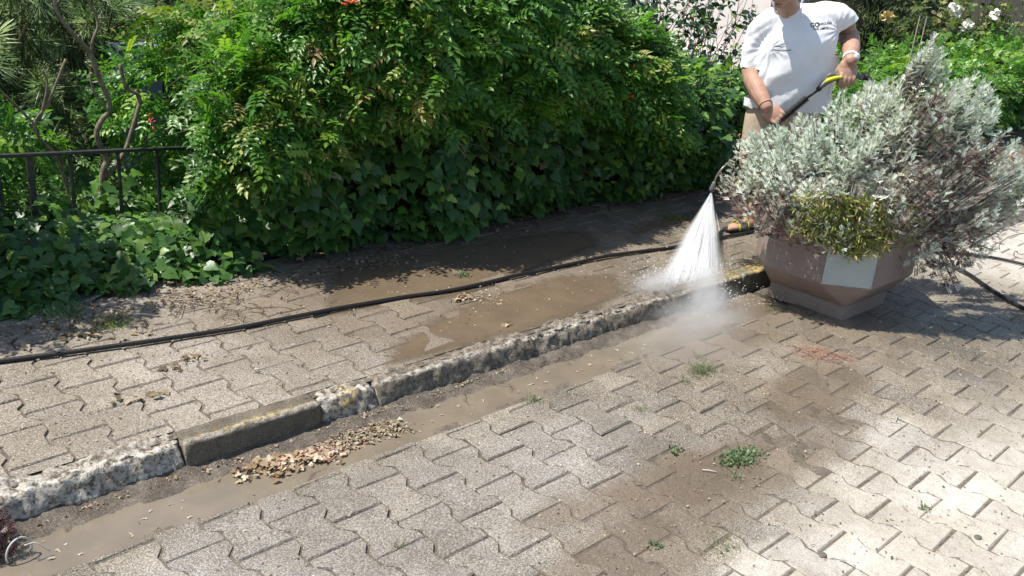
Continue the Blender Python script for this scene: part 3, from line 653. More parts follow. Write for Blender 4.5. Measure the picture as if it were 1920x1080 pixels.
# ---------------------------------------------------------------- pines behind the fence
def pine(loc, label, tufts, cx, rx, seed):
    t = empty('pine_tree', loc, label=label, cat='tree'); L = Vector(loc); random.seed(seed)
    tube('trunk', [(0, 1.2, -.6), (.05, 1.25, .6), (0, 1.3, 1.6), (.1, 1.3, 3.2)], [.10, .085, .05], M_bark, t, 10, 4)
    P = []; N = []
    pos = []; dr = []; up = []; sz = []; rn = []
    for k in range(tufts):
        c = np.array([random.uniform(-rx[0], rx[0]), random.uniform(-rx[1], rx[1]), random.uniform(cx[0], cx[1])])
        ax = unit(np.array([random.gauss(0, .6), -.5+random.gauss(0, .5), random.gauss(.25, .7)]))
        P.append(tube_vf([c*[.6, .6, 1]-[0, 0, .25], c-ax*.14, c], [.008, .005, .003], 4, False)); m = 84; rr = random.random()
        for q in range(m):
            u = random.random(); base = c-ax*.16*u; a = random.random()*6.283
            e1 = unit(np.cross(ax, [0.1, .2, 1])); e2 = np.cross(ax, e1); d = ax*random.uniform(.5, 1.5)+(e1*math.cos(a)+e2*math.sin(a))*random.uniform(.3, .9); d[2] -= .25
            pos.append(base); dr.append(d); up.append((random.gauss(0, .5), random.gauss(0, .5), 1)); sz.append(random.uniform(.13, .21)); rn.append(min(1, max(0, rr+random.gauss(0, .12))))
    v, f = merge(P); o = link('branch', mesh('branch', v, f, M_stem), None, t); o['kind'] = 'stuff'
    leaves('crown', NEEDLE, np.array(pos), np.array(dr), np.array(up), np.array(sz)*1.0, G_PINE, t, rnd=np.array(rn), wscale=.95)
pine((2.2, 7.0, 0), 'long needled pine at the far left behind the railing', 460, (-.3, 1.5), (.9, .9), 1)
pine((3.6, 7.2, 0), 'long needled pine further right beside the hedge top', 460, (-.1, 1.7), (1.0, .9), 2)
pine((1.3, 5.9, 0), 'nearest pine bough hanging in at the left edge', 110, (.45, 1.5), (.5, .4), 3)
pine((4.9, 8.4, 0), 'pine deep in the shade left of the hedge top', 220, (-.2, 2.0), (1.1, .8), 4)
# dark wood far behind
wood = empty('thicket', (0, 0, 0), label='dark evergreen thicket filling the background', cat='trees'); wood['kind'] = 'stuff'
for c, r, n in (((4, 11.5, .4), (4.5, 1.2, 2.2), 2600), ((10, 13, .6), (4, 1.2, 2.4), 1600), ((17, 10.5, 1.0), (3.4, 1.2, 2.2), 1800)):
    ball_leaves(wood, n, c, r, .10, .2, G_DARK, IVYL, shell=.6)
    vv, ff = [], []
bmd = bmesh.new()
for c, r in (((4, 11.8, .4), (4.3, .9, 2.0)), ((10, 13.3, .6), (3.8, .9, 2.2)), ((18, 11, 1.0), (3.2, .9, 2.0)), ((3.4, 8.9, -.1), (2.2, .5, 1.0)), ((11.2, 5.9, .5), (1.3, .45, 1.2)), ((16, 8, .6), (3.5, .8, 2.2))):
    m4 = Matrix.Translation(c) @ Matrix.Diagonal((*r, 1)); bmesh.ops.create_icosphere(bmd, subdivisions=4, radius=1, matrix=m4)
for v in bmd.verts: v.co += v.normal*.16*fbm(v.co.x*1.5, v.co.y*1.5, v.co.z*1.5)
me = bpy.data.meshes.new('inner_shade_core'); bmd.to_mesh(me); bmd.free(); me.materials.append(M_dark); o = link('inner_shade_core', me, None, wood); o['kind'] = 'stuff'  # near-black filler bodies stand for the shade deep in the foliage
# blue grey cabinet glimpsed between the pines
cab = empty('cabinet', (2.33, 6.15, -.4), label='small blue grey metal cabinet glimpsed through the pine branches', cat='cabinet')
M_shed = simple('blue_grey_sheet', (.22, .23, .33), .5, .4, var=.1)
v, f = box_vf((0, 0, .65), (.24, .2, 1.30)); link('body', mesh('body', v, f, M_shed, False), None, cab)
v, f = box_vf((0, 0, 1.31), (.28, .24, .02)); link('lid', mesh('lid', v, f, M_shed, False), None, cab)

# ---------------------------------------------------------------- house behind the roses
M_wall = simple('pale_pink_render', (.82, .74, .68), .9, .2, var=.05, scale=6, bump=.15); M_frame = simple('white_window_frame', (.78, .78, .76), .5)
M_sill = simple('grey_shutter_box', (.60, .60, .56), .6)
tg = NT('window_glass'); tg.pbr(tg.mix(tg.noise(1.5), (.05, .075, .10), (.12, .16, .20)), .12, None, .6); M_glass = tg.m
house = empty('house', (10.5, 8.0, -2.0), label='pale pink rendered house wall with windows behind the rose bushes', cat='house')
hx = lambda x, y, z: (x-10.5, y-8.0, z+2.0)
v, f = box_vf(hx(11.7, 8.1, .9), (2.4, 3.0, 5.6)); link('wall', mesh('wall', v, f, M_wall, False), None, house)
v, f = box_vf(hx(11.7, 8.1, 3.77), (3.0, 3.6, .12)); link('roof', mesh('roof', v, f, simple('roof_tiles', (.35, .14, .09), .8), False), None, house)
def window(y0, y1, z0, z1):
    P = []; t = .06; Xw = 10.485
    for c, s_ in (((Xw, (y0+y1)/2, z1-t/2), (.05, y1-y0, t)), ((Xw, (y0+y1)/2, z0+t/2), (.05, y1-y0, t)), ((Xw, y0+t/2, (z0+z1)/2), (.05, t, z1-z0-2*t)), ((Xw, y1-t/2, (z0+z1)/2), (.05, t, z1-z0-2*t)), ((Xw, (y0+y1)/2, (z0+z1)/2), (.05, .04, z1-z0-2*t))): P.append(box_vf(hx(*c), s_))
    v, f = merge(P); w = link('window', mesh('window', v, f, M_frame, False), None, house)
    v, f = box_vf(hx(10.49, (y0+y1)/2, (z0+z1)/2), (.012, y1-y0-.08, z1-z0-.08)); link('pane', mesh('pane', v, f, M_glass, False), None, w)
    v, f = box_vf(hx(10.44, (y0+y1)/2, z1+.055), (.12, y1-y0+.1, .105)); link('shutter_box', mesh('shutter_box', v, f, M_sill, False), None, w)
window(7.20, 7.86, -.5, .52); window(8.5, 9.0, .95, 1.9)

# ---------------------------------------------------------------- rose bushes
def rose(loc, label, n, ht, spread, lf, seed, mat=G_ROSE, leafn=10, lsz=(.035, .06), lean=(0, 0), tpl=LEAFLET, stemr=.0045):
    random.seed(seed); t = empty('rose_bush', loc, label=label, cat='rose bush'); P = []; pos = []; dr = []; up = []
    for i in range(n):
        b = np.array([random.gauss(0, spread*.25), random.gauss(0, .1), 0]); e = b+np.array([random.gauss(lean[0], spread), random.gauss(lean[1], spread*.4), random.uniform(.65, 1)*ht])
        m = (b+e)/2+np.array([random.gauss(0, .08), random.gauss(0, .08), .05]); pts = catmull([b, m, e], 5); P.append(tube_vf(pts, [stemr, stemr*.8, stemr*.4], 5, False))
        if random.random() < .7:
            s = pts[6]; e2 = s+np.array([random.gauss(0, .18), random.gauss(0, .12), random.uniform(.1, .3)]); P.append(tube_vf([s, (s+e2)/2+[0, 0, .02], e2], [.003, .002, .001], 4, False)); pts += [(s+e2)/2, e2]
        for k in range(leafn):
            q = pts[random.randrange(int(len(pts)*.35), len(pts))]; pos.append(q+np.array([random.gauss(0, .04) for _ in range(3)])); dr.append([random.gauss(0, 1), random.gauss(-.3, .8), random.gauss(-.2, .5)]); up.append([random.gauss(-.2, .4), random.gauss(-.2, .4), .8])
    v, f = merge(P); o = link('stem', mesh('stem', v, f, simple('rose_stem', (.10, .055, .04), .7)), None, t); o['kind'] = 'stuff'
    leaves('foliage', tpl, np.array(pos), np.array(dr), np.array(up), rng.uniform(lsz[0], lsz[1], len(pos)), mat, t, wscale=1.5)
    return t
rose((4.95, 4.45, .6), 'rose bush with large dark leaves above the middle of the hedge', 22, 1.15, .30, 14, 11, lsz=(.05, .085))
rose((5.9, 4.7, .5), 'dense dark rose bush in front of the house wall', 36, 1.25, .42, 12, 12, leafn=24, lsz=(.045, .075))
rose((6.9, 4.9, .3), 'nearly leafless rose bush beside the left shoulder of the man', 15, 1.25, .24, 3, 13, leafn=3, lsz=(.035, .05))
rose((7.9, 5.0, .2), 'thin feathery shrub against the house wall', 16, 1.4, .16, 3, 14, mat=G_DARK, leafn=26, lsz=(.03, .05))
def flower(c, r, mat, label, n=16, stem=None, name='flower'):
    t = empty(name, c, label=label, cat='flower'); pos = rng.normal(0, r*.35, (n, 3)); d = unit(pos+rng.normal(0, r*.2, (n, 3))); 
    leaves('petals', LEAFLET, pos*.6, d, rng.normal(size=(n, 3)), rng.uniform(r*.8, r*1.3, n), mat, t, kind='stuff', wscale=2.0)
    if stem: tube('stem', stem, [.004, .003], M_stem, t, 6, 4)
flower((3.90, 3.95, 1.37), .05, M_petalP, 'withered peach rose at the top of the hedge, left one'); flower((4.08, 3.98, 1.43), .04, M_petalP, 'withered peach rose at the top of the hedge, right one')
flower((4.5, 4.3, 1.46), .045, simple('purple_rose', (.30, .09, .10), .7), 'dark pink rose cut off by the top of the picture')
flower((9.35, 4.5, 1.36), .05, M_petalY, 'pale yellow seed head on a tall stalk right of the man', 26, [(0, 0, 0), (.03, 0, -.3), (.12, .02, -.62)])
for c, l in (((10.9, 4.5, 1.46), 'white rose at the top edge above the silver shrub'), ((12.4, 4.6, 1.42), 'large white rose at the right edge of the picture'), ((11.6, 4.6, 1.27), 'small white rose below the others'), ((11.5, 4.7, 1.43), 'cream rose between the two white roses')):
    flower(c, .06, M_petalW, l, 20)
# dark conifer and reedy roses right of the man
con = empty('juniper', (10.9, 5.5, -.2), label='dark juniper bush directly right of the man', cat='shrub')
ball_leaves(con, 5200, (0, 0, 1.0), (1.5, .7, 1.35), .05, .09, G_DARK, BLADE, 'crown', .5, droop=.3)
ball_leaves(con, 1100, (-.5, -.35, 1.1), (.5, .4, .5), .05, .09, G_GRAS, BLADE, 'crown_tips', .8, droop=.3)
tube('trunk', [(0, 0, -.3), (0, 0, .8)], [.06, .03], M_bark, con, 8)
for i, (x, y) in enumerate(((12.2, 5.3), (13.3, 5.5), (14.4, 5.4))):
    random.seed(40+i); t = rose((x, y, .2), ('tall reedy rose bush behind the spire of the silver shrub', 'tall reedy rose bush second to the right', 'tall reedy rose bush at the right edge')[i], 42, 1.45, .42, 10, 50+i, mat=G_GRAS, leafn=16, lsz=(.06, .11), tpl=LEAFLET, stemr=.006)
exec_later = []

# ---------------------------------------------------------------- planter
def planter_mat():
    t = NT('brown_painted_concrete'); n1 = t.noise(4, 5, .6); n2 = t.noise(30, 4, .7)
    c = t.mix(t.rng(n1, .3, .7), (.225, .172, .150), (.285, .228, .203)); c = t.mix(t.math('MULTIPLY', t.rng(n2, .5, .75), .5), c, (.15, .11, .09)); c = t.mix(t.math('MULTIPLY', t.rng(t.noise(2.2, 6, .7), .5, .7), .45), c, (.30, .25, .20))
    sp = t.rng(t.vor(30).outputs['Distance'], .08, .04); c = t.mix(t.math('MULTIPLY', sp, t.rng(t.noise(7), .5, .58)), c, (.06, .04, .035))
    sep = t.n('SeparateXYZ'); t.l(t.P(), sep.inputs[0]); dirt = t.math('MULTIPLY', t.rng(sep.outputs[2], .16, .0), t.rng(n2, .3, .6)); c = t.mix(t.math('MULTIPLY', dirt, .6), c, (.22, .17, .12))
    t.pbr(c, .62, t.bump(t.math('ADD', n2, n1), .25, .006), .35); return t.m
M_plant = planter_mat()
M_grayp = simple('pale_grey_paint', (.40, .435, .41), .6, .4, var=.08, scale=8, bump=.3)
PC = (4.585, 2.22)
planter = empty('planter', (PC[0], PC[1], 0), label='octagonal brown concrete planter with one pale grey panel on a square foot', cat='planter')
ax_, ay_, ch = .412, .352, .185
def octa(z, k=1.0): 
    a, b = ax_*k, ay_*k; c = ch*k
    return [(-a, b-c, z), (-a, -b+c*1.05, z), (-a+c*.92, -b, z), (a-c, -b, z), (a, -b+c, z), (a, b-c, z), (a-c, b, z), (-a+c, b, z)]
zb, z1, z2 = .072, .215, .47; s = .232
sq = lambda z, k=1.0: [(-s*k, s*.95*k, z), (-s*k, -s*k, z), (-s*k, -s*k, z), (s*k, -s*k, z), (s*k, -s*k, z), (s*k, s*.95*k, z), (s*k, s*.95*k, z), (-s*k, s*.95*k, z)]
V = [(x, y, -.01) for x, y, _ in sq(0, 1.02)]+sq(zb*.8, 1.005)+sq(zb, 1.0)+octa(z1)+octa(z2)+octa(z2, .87)+octa(z2-.08, .86); Fc = []
for lv in range(6):
    for k in range(8):
        k2 = (k+1) % 8; Fc.append((lv*8+k, lv*8+k2, (lv+1)*8+k2, (lv+1)*8+k))
me = mesh('tub', V, Fc, M_plant, False); bm = bmesh.new(); bm.from_mesh(me); bmesh.ops.remove_doubles(bm, verts=bm.verts, dist=1e-5); bmesh.ops.dissolve_degenerate(bm, edges=bm.edges, dist=1e-5)
bmesh.ops.recalc_face_normals(bm, faces=bm.faces); bmesh.ops.bevel(bm, geom=[e for e in bm.edges if e.calc_face_angle(0) > .25], offset=.006, segments=2, affect='EDGES'); bm.to_mesh(me); bm.free(); link('tub', me, None, planter)
o8 = octa(0); p1 = np.array(o8[1]); p2 = np.array(o8[2]); nrm = unit(np.array([p1[1]-p2[1], p2[0]-p1[0], 0])); nrm = nrm if nrm[1] < 0 else -nrm
cpt = (p1+p2)/2+nrm*.003; tn = unit(p2-p1); w = np.linalg.norm(p2-p1)/2-.005
v, f = box_vf((0, 0, 0), (2*w, .006, z2-z1-.008)); me = mesh('grey_panel', v, f, M_grayp, False); bevel_me(me, .0015, 1); o = link('grey_panel', me, None, planter, (cpt[0], cpt[1], (z1+z2)/2)); o.rotation_euler = (0, 0, math.atan2(tn[1], tn[0])); o['label'] = 'pale grey painted corner panel'
me = mesh('soil', octa(z2-.05, .868), [tuple(range(8))], M_soil, False); link('soil', me, None, planter)

# ---------------------------------------------------------------- silver shrub in the planter
cr = np.array([math.sin(AZ), -math.cos(AZ)]); cf = np.array([math.cos(AZ), math.sin(AZ)])   # shrub laid out in its own right/back axes
shrub = empty('silver_shrub', (PC[0], PC[1], .42), label='large silver leaved shrub overflowing the brown planter', cat='shrub')
rr_ = [-.66, -.6, -.5, -.39, -.26, -.15, -.04, .06, .13, .18, .23, .28, .34, .43, .52, .6, .68, .76, .85, .92]
zt_ = [.62, .90, .90, .97, 1.05, 1.11, 1.17, 1.22, 1.25, 1.36, 1.47, 1.40, 1.30, 1.26, 1.30, 1.20, 1.07, .95, .92, .78]
zb_ = [.60, .50, .46, .46, .46, .46, .46, .47, .48, .50, .52, .48, .34, .25, .24, .32, .45, .60, .70, .72]
tips = []
random.seed(5)
while len(tips) < 690:
    r_ = random.uniform(.14, .32) if len(tips) > 655 else random.uniform(-.66, .92); hi = np.interp(r_, rr_, zt_); lo = np.interp(r_, rr_, zb_); spire = .40 < r_ < .62
    if random.random() > (hi-lo)/.9+.15: continue
    q = (.70+.30*random.random()) if len(tips) > 655 else random.random()**.75; z = lo+(hi-lo)*q; frac = (z-lo)/(hi-lo)
    dm = .50*math.sqrt(max(.02, 1-((r_-.1)/.92)**2))*math.sqrt(max(.03, 1-max(0, (frac-.25)/.75)**2.2))
    if z > 1.24: dm = min(dm, .08)
    sgn = -1 if random.random() < .72 else 1; d_ = sgn*dm*random.uniform(.55, 1)
    tips.append((r_, d_-.02, z))
SP = []; pos = []; dr = []; up = []; sz = []; dry = []
for (r_, d_, z) in tips:
    xy = cr*r_+cf*d_; e = np.array([xy[0], xy[1], z-.42]); ang = math.atan2(xy[1], xy[0]); b = np.array([xy[0]*.72, xy[1]*.72, e[2]-.22 if e[2] > .1 else .08])
    mid = b*.4+e*.6; e0 = e
    pts = catmull([b, mid, e], 5); SP.append(tube_vf(pts[3:], [.004, .0025], 4, False))
    ax = unit(pts[-1]-pts[-3]+np.array([0, 0, .02])); ax = unit(ax*.7+np.array([random.gauss(0, .25), random.gauss(0, .25), 1.0 if z > .5 else random.uniform(-.1, .5)]))
    e1 = unit(np.cross(ax, [.1, .3, 1])); e2 = np.cross(ax, e1)
    zone = 0.0
    if -.66 < r_ < -.25 and z < .68: zone = .8
    if .0 < r_ < .58 and .5 < z < 1.02: zone = .8 if r_ > .1 else .45
    if .12 < r_ < .28 and 1.02 < z < 1.32: zone = .85
    if .36 < r_ < .62 and z < .5: zone = .9
    m = random.randint(12, 20); ln = random.uniform(.08, .17)
    for k in range(m):
        u = k/m; a = k*2.4+random.random(); c = e-ax*ln*u; open_ = .35+1.1*u
        dd = ax*math.cos(open_)+(e1*math.cos(a)+e2*math.sin(a))*math.sin(open_); dd[2] -= .25*u
        pos.append(c); dr.append(dd); up.append(ax*.8+np.array([-.1, 0, .5])+rng.normal(0, .25, 3)); sz.append(random.uniform(.026, .048)*(.8+.55*u)); dry.append(1.0 if random.random() < zone*(0.4+.8*u) else (1.0 if u > .75 and random.random() < .35 else 0.0))
v, f = merge(SP); o = link('stem', mesh('stem', v, f, simple('silver_stem', (.33, .32, .27), .9, .1)), None, shrub); o['kind'] = 'stuff'
leaves('foliage', LOBED, np.array(pos), np.array(dr), np.array(up), np.array(sz), G_SILV, shrub, dry=np.array(dry), wscale=.8)
# curling dry stems in front
random.seed(9); P = []
for _ in range(26):
    r_ = random.uniform(-.5, .95); zz = random.uniform(.45, .85); xy = cr*r_+cf*random.uniform(-.5, -.25); c = np.array([xy[0], xy[1], zz-.42]); a0 = random.random()*6; rad = random.uniform(.03, .09)
    P.append(tube_vf([c+np.array([cr[0]*math.cos(a0+t)*rad*(1+t*.4), cr[1]*math.cos(a0+t)*rad*(1+t*.4), math.sin(a0+t)*rad]) for t in np.linspace(0, random.uniform(1.2, 3.2), 9)], [.003, .002], 4, False))
for r_ in (.165, .20): 
    xy = cr*r_; P.append(tube_vf([(xy[0], xy[1], .5), (xy[0]+.01, xy[1], .8), (xy[0]+.02, xy[1], 1.12)], [.004, .003], 4, False))
v, f = merge(P); o = link('dry_stem', mesh('dry_stem', v, f, simple('dry_grey_stem', (.40, .34, .28), .9, .1)), None, shrub); o['kind'] = 'stuff'
# yellow-green trailing plant
succ = empty('trailing_plant', (PC[0], PC[1], .45), label='yellow green narrow leaved plant spilling over the front of the planter', cat='plant')
n = 2500; pos = []; dr = []
while len(pos) < n:
    r_ = random.gauss(-.12, .15); z = random.uniform(-.06, .24)
    if abs(r_+.10) > .32 or z < -.06+abs(r_+.06)*.3 : continue
    dep = -.43-.05*random.random()+.12*max(0, z); xy = cr*r_+cf*dep+np.array([.0, .0]); pos.append((xy[0], xy[1], z)); dr.append((cr[0]*random.gauss(0, .8)-cf[0]*random.random(), cr[1]*random.gauss(0, .8)-cf[1]*random.random(), random.gauss(-.1, .8)))
leaves('foliage', BLADE, np.array(pos), np.array(dr), rng.normal(size=(n, 3))+[-.3, -.5, 1], rng.uniform(.025, .05, n), G_SUCC, succ, wscale=2.0)
for c, n_, l in (((.34, .30, 1.06), 14, 'brown dried flower heads above the gun of the man'), ((.30, .22, .98), 10, 'brown dried flower heads among the silver leaves'), ((-.63, -.02, .86), 4, 'tiny red brown leaf stuck at the left tip of the silver shrub'), ((.65, -.3, .92), 8, 'rust coloured flower heads on the right half of the silver shrub')):
    xy = cr*c[0]+cf*c[1]; bud_cluster((PC[0]+xy[0], PC[1]+xy[1], c[2]), n_, .022, simple('rust_flower', (.40, .15, .07), .8), l, .009)

# ---------------------------------------------------------------- hose
M_hose = simple('black_rubber', (.012, .011, .010), .45, .5, var=.3, bump=.3)
def hose(name, pts, z, label, r=.0095, n=8):
    p = [(x, y, z+r if len(q) == 0 else q[0]) for x, y, *q in pts]; p = catmull(p, n)
    p = [np.array([a[0]+.004*math.sin(a[0]*9), a[1]+.003*math.sin(a[0]*5.0)+.001*math.sin(a[0]*19), a[2]+.002*(1+math.sin(a[0]*7))]) for a in p]
    v, f = tube_vf(p, r, 10); return tag(link(name, mesh(name, v, f, M_hose)), label=label, cat='hose')
hose('hose', [(-.4, 3.62), (.3, 3.53), (.72, 3.46), (1.1, 3.37), (1.56, 3.29), (1.95, 3.26), (2.39, 3.22), (2.73, 3.16), (3.17, 3.16), (3.73, 3.14), (4.3, 3.05), (5.11, 3.0), (5.5, 2.96), (5.9, 3.0)], .102, 'black rubber hose lying the length of the pavement', .0095)
hose('hose', [(5.9, 2.2), (5.84, 1.97), (5.62, 1.71), (5.46, 1.47), (5.30, 1.15), (5.1, .8)], .002, 'black hose curving over the street below the right side of the shrub', .0115)
hose('hose', [(5.95, 2.35), (6.2, 2.2), (6.36, 1.98), (6.41, 1.78), (6.45, 1.5), (6.4, 1.2)], .002, 'thinner black hose further back on the street at the right edge', .009)

# ---------------------------------------------------------------- man
MO = (5.1, 3.0, .1); man = empty('person', MO, -math.pi/2+AZ, label='man in white T-shirt bending over a pressure washer lance behind the planter', cat='person')
# local axes: x to the right of the picture, y away from it, z up
def closed_tube(pts, rad, seg=14, n=5, flat=None):
    p = catmull(pts, n) if len(pts) > 2 else [np.array(q, float) for q in pts]; m = len(p); rr = np.interp(np.linspace(0, 1, m), np.linspace(0, 1, len(rad)), rad)
    t0 = unit(p[0]-p[1]); t1 = unit(p[-1]-p[-2]); pp = [p[0]+t0*rr[0]*.95, p[0]+t0*rr[0]*.6]+list(p)+[p[-1]+t1*rr[-1]*.6, p[-1]+t1*rr[-1]*.95]
    r2 = [rr[0]*.25, rr[0]*.78]+list(rr)+[rr[-1]*.78, rr[-1]*.25]; return tube_vf(pp, r2, seg, True, flat)
def ellipsoid(c, r, M=None, n=16):
    V = []; Fc = []
    for i in range(n+1):
        th = math.pi*i/n
        for k in range(2*n):
            ph = math.pi*k/n; p = Vector((r[0]*math.sin(th)*math.cos(ph), r[1]*math.sin(th)*math.sin(ph), r[2]*math.cos(th))); p = p if M is None else M @ p; V.append(np.array(p)+np.array(c))
    for i in range(n):
        for k in range(2*n): k2 = (k+1) % (2*n); Fc.append((i*2*n+k, (i+1)*2*n+k, (i+1)*2*n+k2, i*2*n+k2))
    return V, Fc
def remesh(parts, vox, smooth=4, name='body'):
    v, f = merge(parts); me = mesh('tmp', v, f); bm = bmesh.new(); bm.from_mesh(me); bmesh.ops.remove_doubles(bm, verts=bm.verts, dist=1e-6); bmesh.ops.recalc_face_normals(bm, faces=bm.faces); bm.to_mesh(me); bm.free()
    o = bpy.data.objects.new('tmp', me); COL.objects.link(o); m = o.modifiers.new('r', 'REMESH'); m.mode = 'VOXEL'; m.voxel_size = vox
    s_ = o.modifiers.new('s', 'SMOOTH'); s_.factor = .5; s_.iterations = smooth
    dg = bpy.context.evaluated_depsgraph_get(); r_ = bpy.data.meshes.new_from_object(o.evaluated_get(dg)); bpy.data.objects.remove(o); r_.name = name
    r_.polygons.foreach_set('use_smooth', np.ones(len(r_.polygons), bool)); r_.materials.clear(); return r_
def skin_mat():
    t = NT('tanned_skin'); n = t.noise(14, 4, .6); n2 = t.noise(120, 3)
    c = t.mix(t.rng(n, .3, .7), (.40, .225, .155), (.50, .31, .225)); c = t.mix(t.math('MULTIPLY', t.rng(n2, .5, .7), .25), c, (.33, .15, .09))
    t.pbr(c, .5, t.bump(n2, .25, .002), .35, sss=.08); return t.m
M_skin = skin_mat()
Fh = Vector((-.33, -.74, -.58)).normalized(); Uh = (Vector((0, 0, 1))-Fh*Fh.z).normalized(); Sh = Fh.cross(Uh)   # head axes
HM = Matrix((Sh, -Fh, Uh)).transposed(); HC = Vector((-.168, -.165, 1.524))
def H(x, y, z): return np.array(HC+HM @ Vector((x, y, z)))     # y is backwards
arms = {}
def fist(W, f_, a, d, side):
    W, f_, a, d = map(lambda q: np.array(q, float), (W, f_, a, d)); W0 = W; W = W*0; f_ = unit(f_); a = unit(a-f_*np.dot(a, f_)); d = np.cross(f_, a)*side; P = []
    M = Matrix((Vector(a), Vector(d), Vector(f_))).transposed()
    P.append(ellipsoid(W+f_*.052+d*.010, (.047, .021, .056), M, 10)); P.append(ellipsoid(W+f_*.030+d*.012-a*.012*1, (.036, .023, .040), M, 8))
    for i in range(4):
        L = (.92, 1.02, 1.0, .82)[i]; r0 = (.0098, .0102, .0098, .0088)[i]; K = W+f_*(.088+(.0, .005, .003, -.005)[i])+a*(i-1.5)*.0208-d*.002
        P1 = K+(f_*.030+d*.014)*L; P2 = P1+(f_*-.002+d*.028)*L; P3 = P2+(-f_*.024+d*.004)*L
        P.append(closed_tube([K-f_*.03+d*.008, K, P1, P2, P3], [r0*.9, r0*1.08, r0, r0*.95, r0*.8], 10, 4))
        P.append(ellipsoid(K, (r0*1.12,)*3, None, 6))
    T0 = W+f_*.030-a*.034+d*.014; T1 = T0+f_*.030-a*.010+d*.014; T2 = T1+f_*.018+a*.018+d*.020; T3 = T2+a*.024+f_*.004+d*.004
    P.append(closed_tube([W+f_*.012-a*.015+d*.01, T0, T1, T2, T3], [.014, .0145, .0125, .0115, .0095], 10, 4)); return [([W0+np.array(v)*1.22 for v in vs], fs) for vs, fs in P]
W1 = np.array((-.148, -.175, .829)); W2 = np.array((.302, -.17, 1.138))
parts = [ellipsoid(H(0, .015, .045), (.077, .096, .095), HM), ellipsoid(H(0, -.03, -.03), (.060, .062, .078), HM), ellipsoid(H(0, -.062, -.088), (.030, .026, .024), HM),
         ellipsoid(H(.035, -.015, -.062), (.026, .045, .032), HM, 10), ellipsoid(H(-.035, -.015, -.062), (.026, .045, .032), HM, 10), ellipsoid(H(0, -.088, -.055), (.026, .012, .011), HM, 10), ellipsoid(H(0, -.083, -.067), (.022, .012, .008), HM, 10),
         closed_tube([H(0, -.088, .028), H(0, -.104, .0), H(0, -.112, -.02), H(0, -.094, -.03)], [.010, .011, .014, .012], 10, 3), ellipsoid(H(.016, -.096, -.024), (.010, .011, .008), HM, 8), ellipsoid(H(-.016, -.096, -.024), (.010, .011, .008), HM, 8),
         ellipsoid(H(.032, -.075, .045), (.026, .012, .008), HM, 8), ellipsoid(H(-.032, -.075, .045), (.026, .012, .008), HM, 8), ellipsoid(H(.04, -.065, -.008), (.022, .022, .02), HM, 8), ellipsoid(H(-.04, -.065, -.008), (.022, .022, .02), HM, 8),
         ellipsoid(H(.079, .02, .0), (.010, .020, .033), HM, 8), ellipsoid(H(-.079, .02, .0), (.010, .020, .033), HM, 8),
         closed_tube([(.0, .05, 1.28), (-.06, .0, 1.375), (-.095, -.04, 1.42), H(0, .03, -.03)], [.075, .072, .066, .058], 16, 5),
         closed_tube([(-.17, .03, 1.27), (.0, .05, 1.30), (.21, .03, 1.365)], [.045, .07, .05], 14, 4),
         closed_tube([(.03, .04, 1.27), (.03, .035, 1.10), (.02, .035, .90), (.02, .04, .80)], [.10, .11, .11, .11], 18, 5),
         closed_tube([(-.215, .03, 1.25), (-.228, .03, 1.15), (-.228, .02, 1.02)], [.042, .050, .056], 14, 5), closed_tube([(-.228, .02, 1.02), (-.210, -.03, .955), (-.178, -.11, .885), W1], [.060, .061, .053, .040], 14, 5),
         closed_tube([(.25, .03, 1.365), (.31, .07, 1.33), (.352, .13, 1.262)], [.045, .052, .056], 14, 5), closed_tube([(.352, .13, 1.262), (.350, .065, 1.24), (.330, -.05, 1.19), W2], [.060, .061, .053, .040], 14, 5)]
parts += fist(W1, (.78, -.28, -.56), (.60, .10, .75), None if False else (0, 1, 0), -1)
parts += fist(W2, (-.06, -.22, -.97), (1, 0, -.06), (0, 1, 0), -1)
AN1 = (-.055, .0, .10); AN2 = (.22, .30, .10)
parts += [closed_tube([(-.07, .03, .80), (-.10, .0, .50), (-.075, .03, .34), AN1], [.095, .065, .060, .036], 14, 6), closed_tube([(.12, .03, .80), (.20, .15, .50), (.21, .25, .34), AN2], [.095, .065, .060, .036], 14, 6)]
def foot(A, fx):
    A = np.array(A); fx = unit(np.array(fx)); sx = np.array([-fx[1], fx[0], 0]); P = [closed_tube([A+[0, 0, .0], A+[0, 0, -.045]-fx*.02], [.034, .032], 12), closed_tube([A-fx*.045+[0, 0, -.055], A+fx*.04+[0, 0, -.045], A+fx*.12+[0, 0, -.062], A+fx*.16+[0, 0, -.068]], [.026, .036, .026, .018], 14, 5)]
    P.append(closed_tube([A+fx*.10+sx*.02+[0, 0, -.062], A+fx*.15+sx*.02+[0, 0, -.068]], [.022, .018], 10)); P.append(closed_tube([A+fx*.10-sx*.02+[0, 0, -.062], A+fx*.14-sx*.022+[0, 0, -.068]], [.022, .017], 10))
    for i in range(5):
        o_ = (i-2)*.0165; l = .19-.010*abs(i-(4 if sx[1] < 0 else 4))*1.0; P.append(closed_tube([A+fx*.14+sx*o_+[0, 0, -.066], A+fx*(l+.008)+sx*o_+[0, 0, -.072]], [.0105, .0095] if i != 4 else [.013, .012], 8))
    return P
FX = (-.93, -.36, 0)
parts += foot(AN1, FX); parts += foot(AN2, (-.6, -.8, 0))
bme = remesh(parts, .0048, 2, 'body'); link('body', bme, M_skin, man)
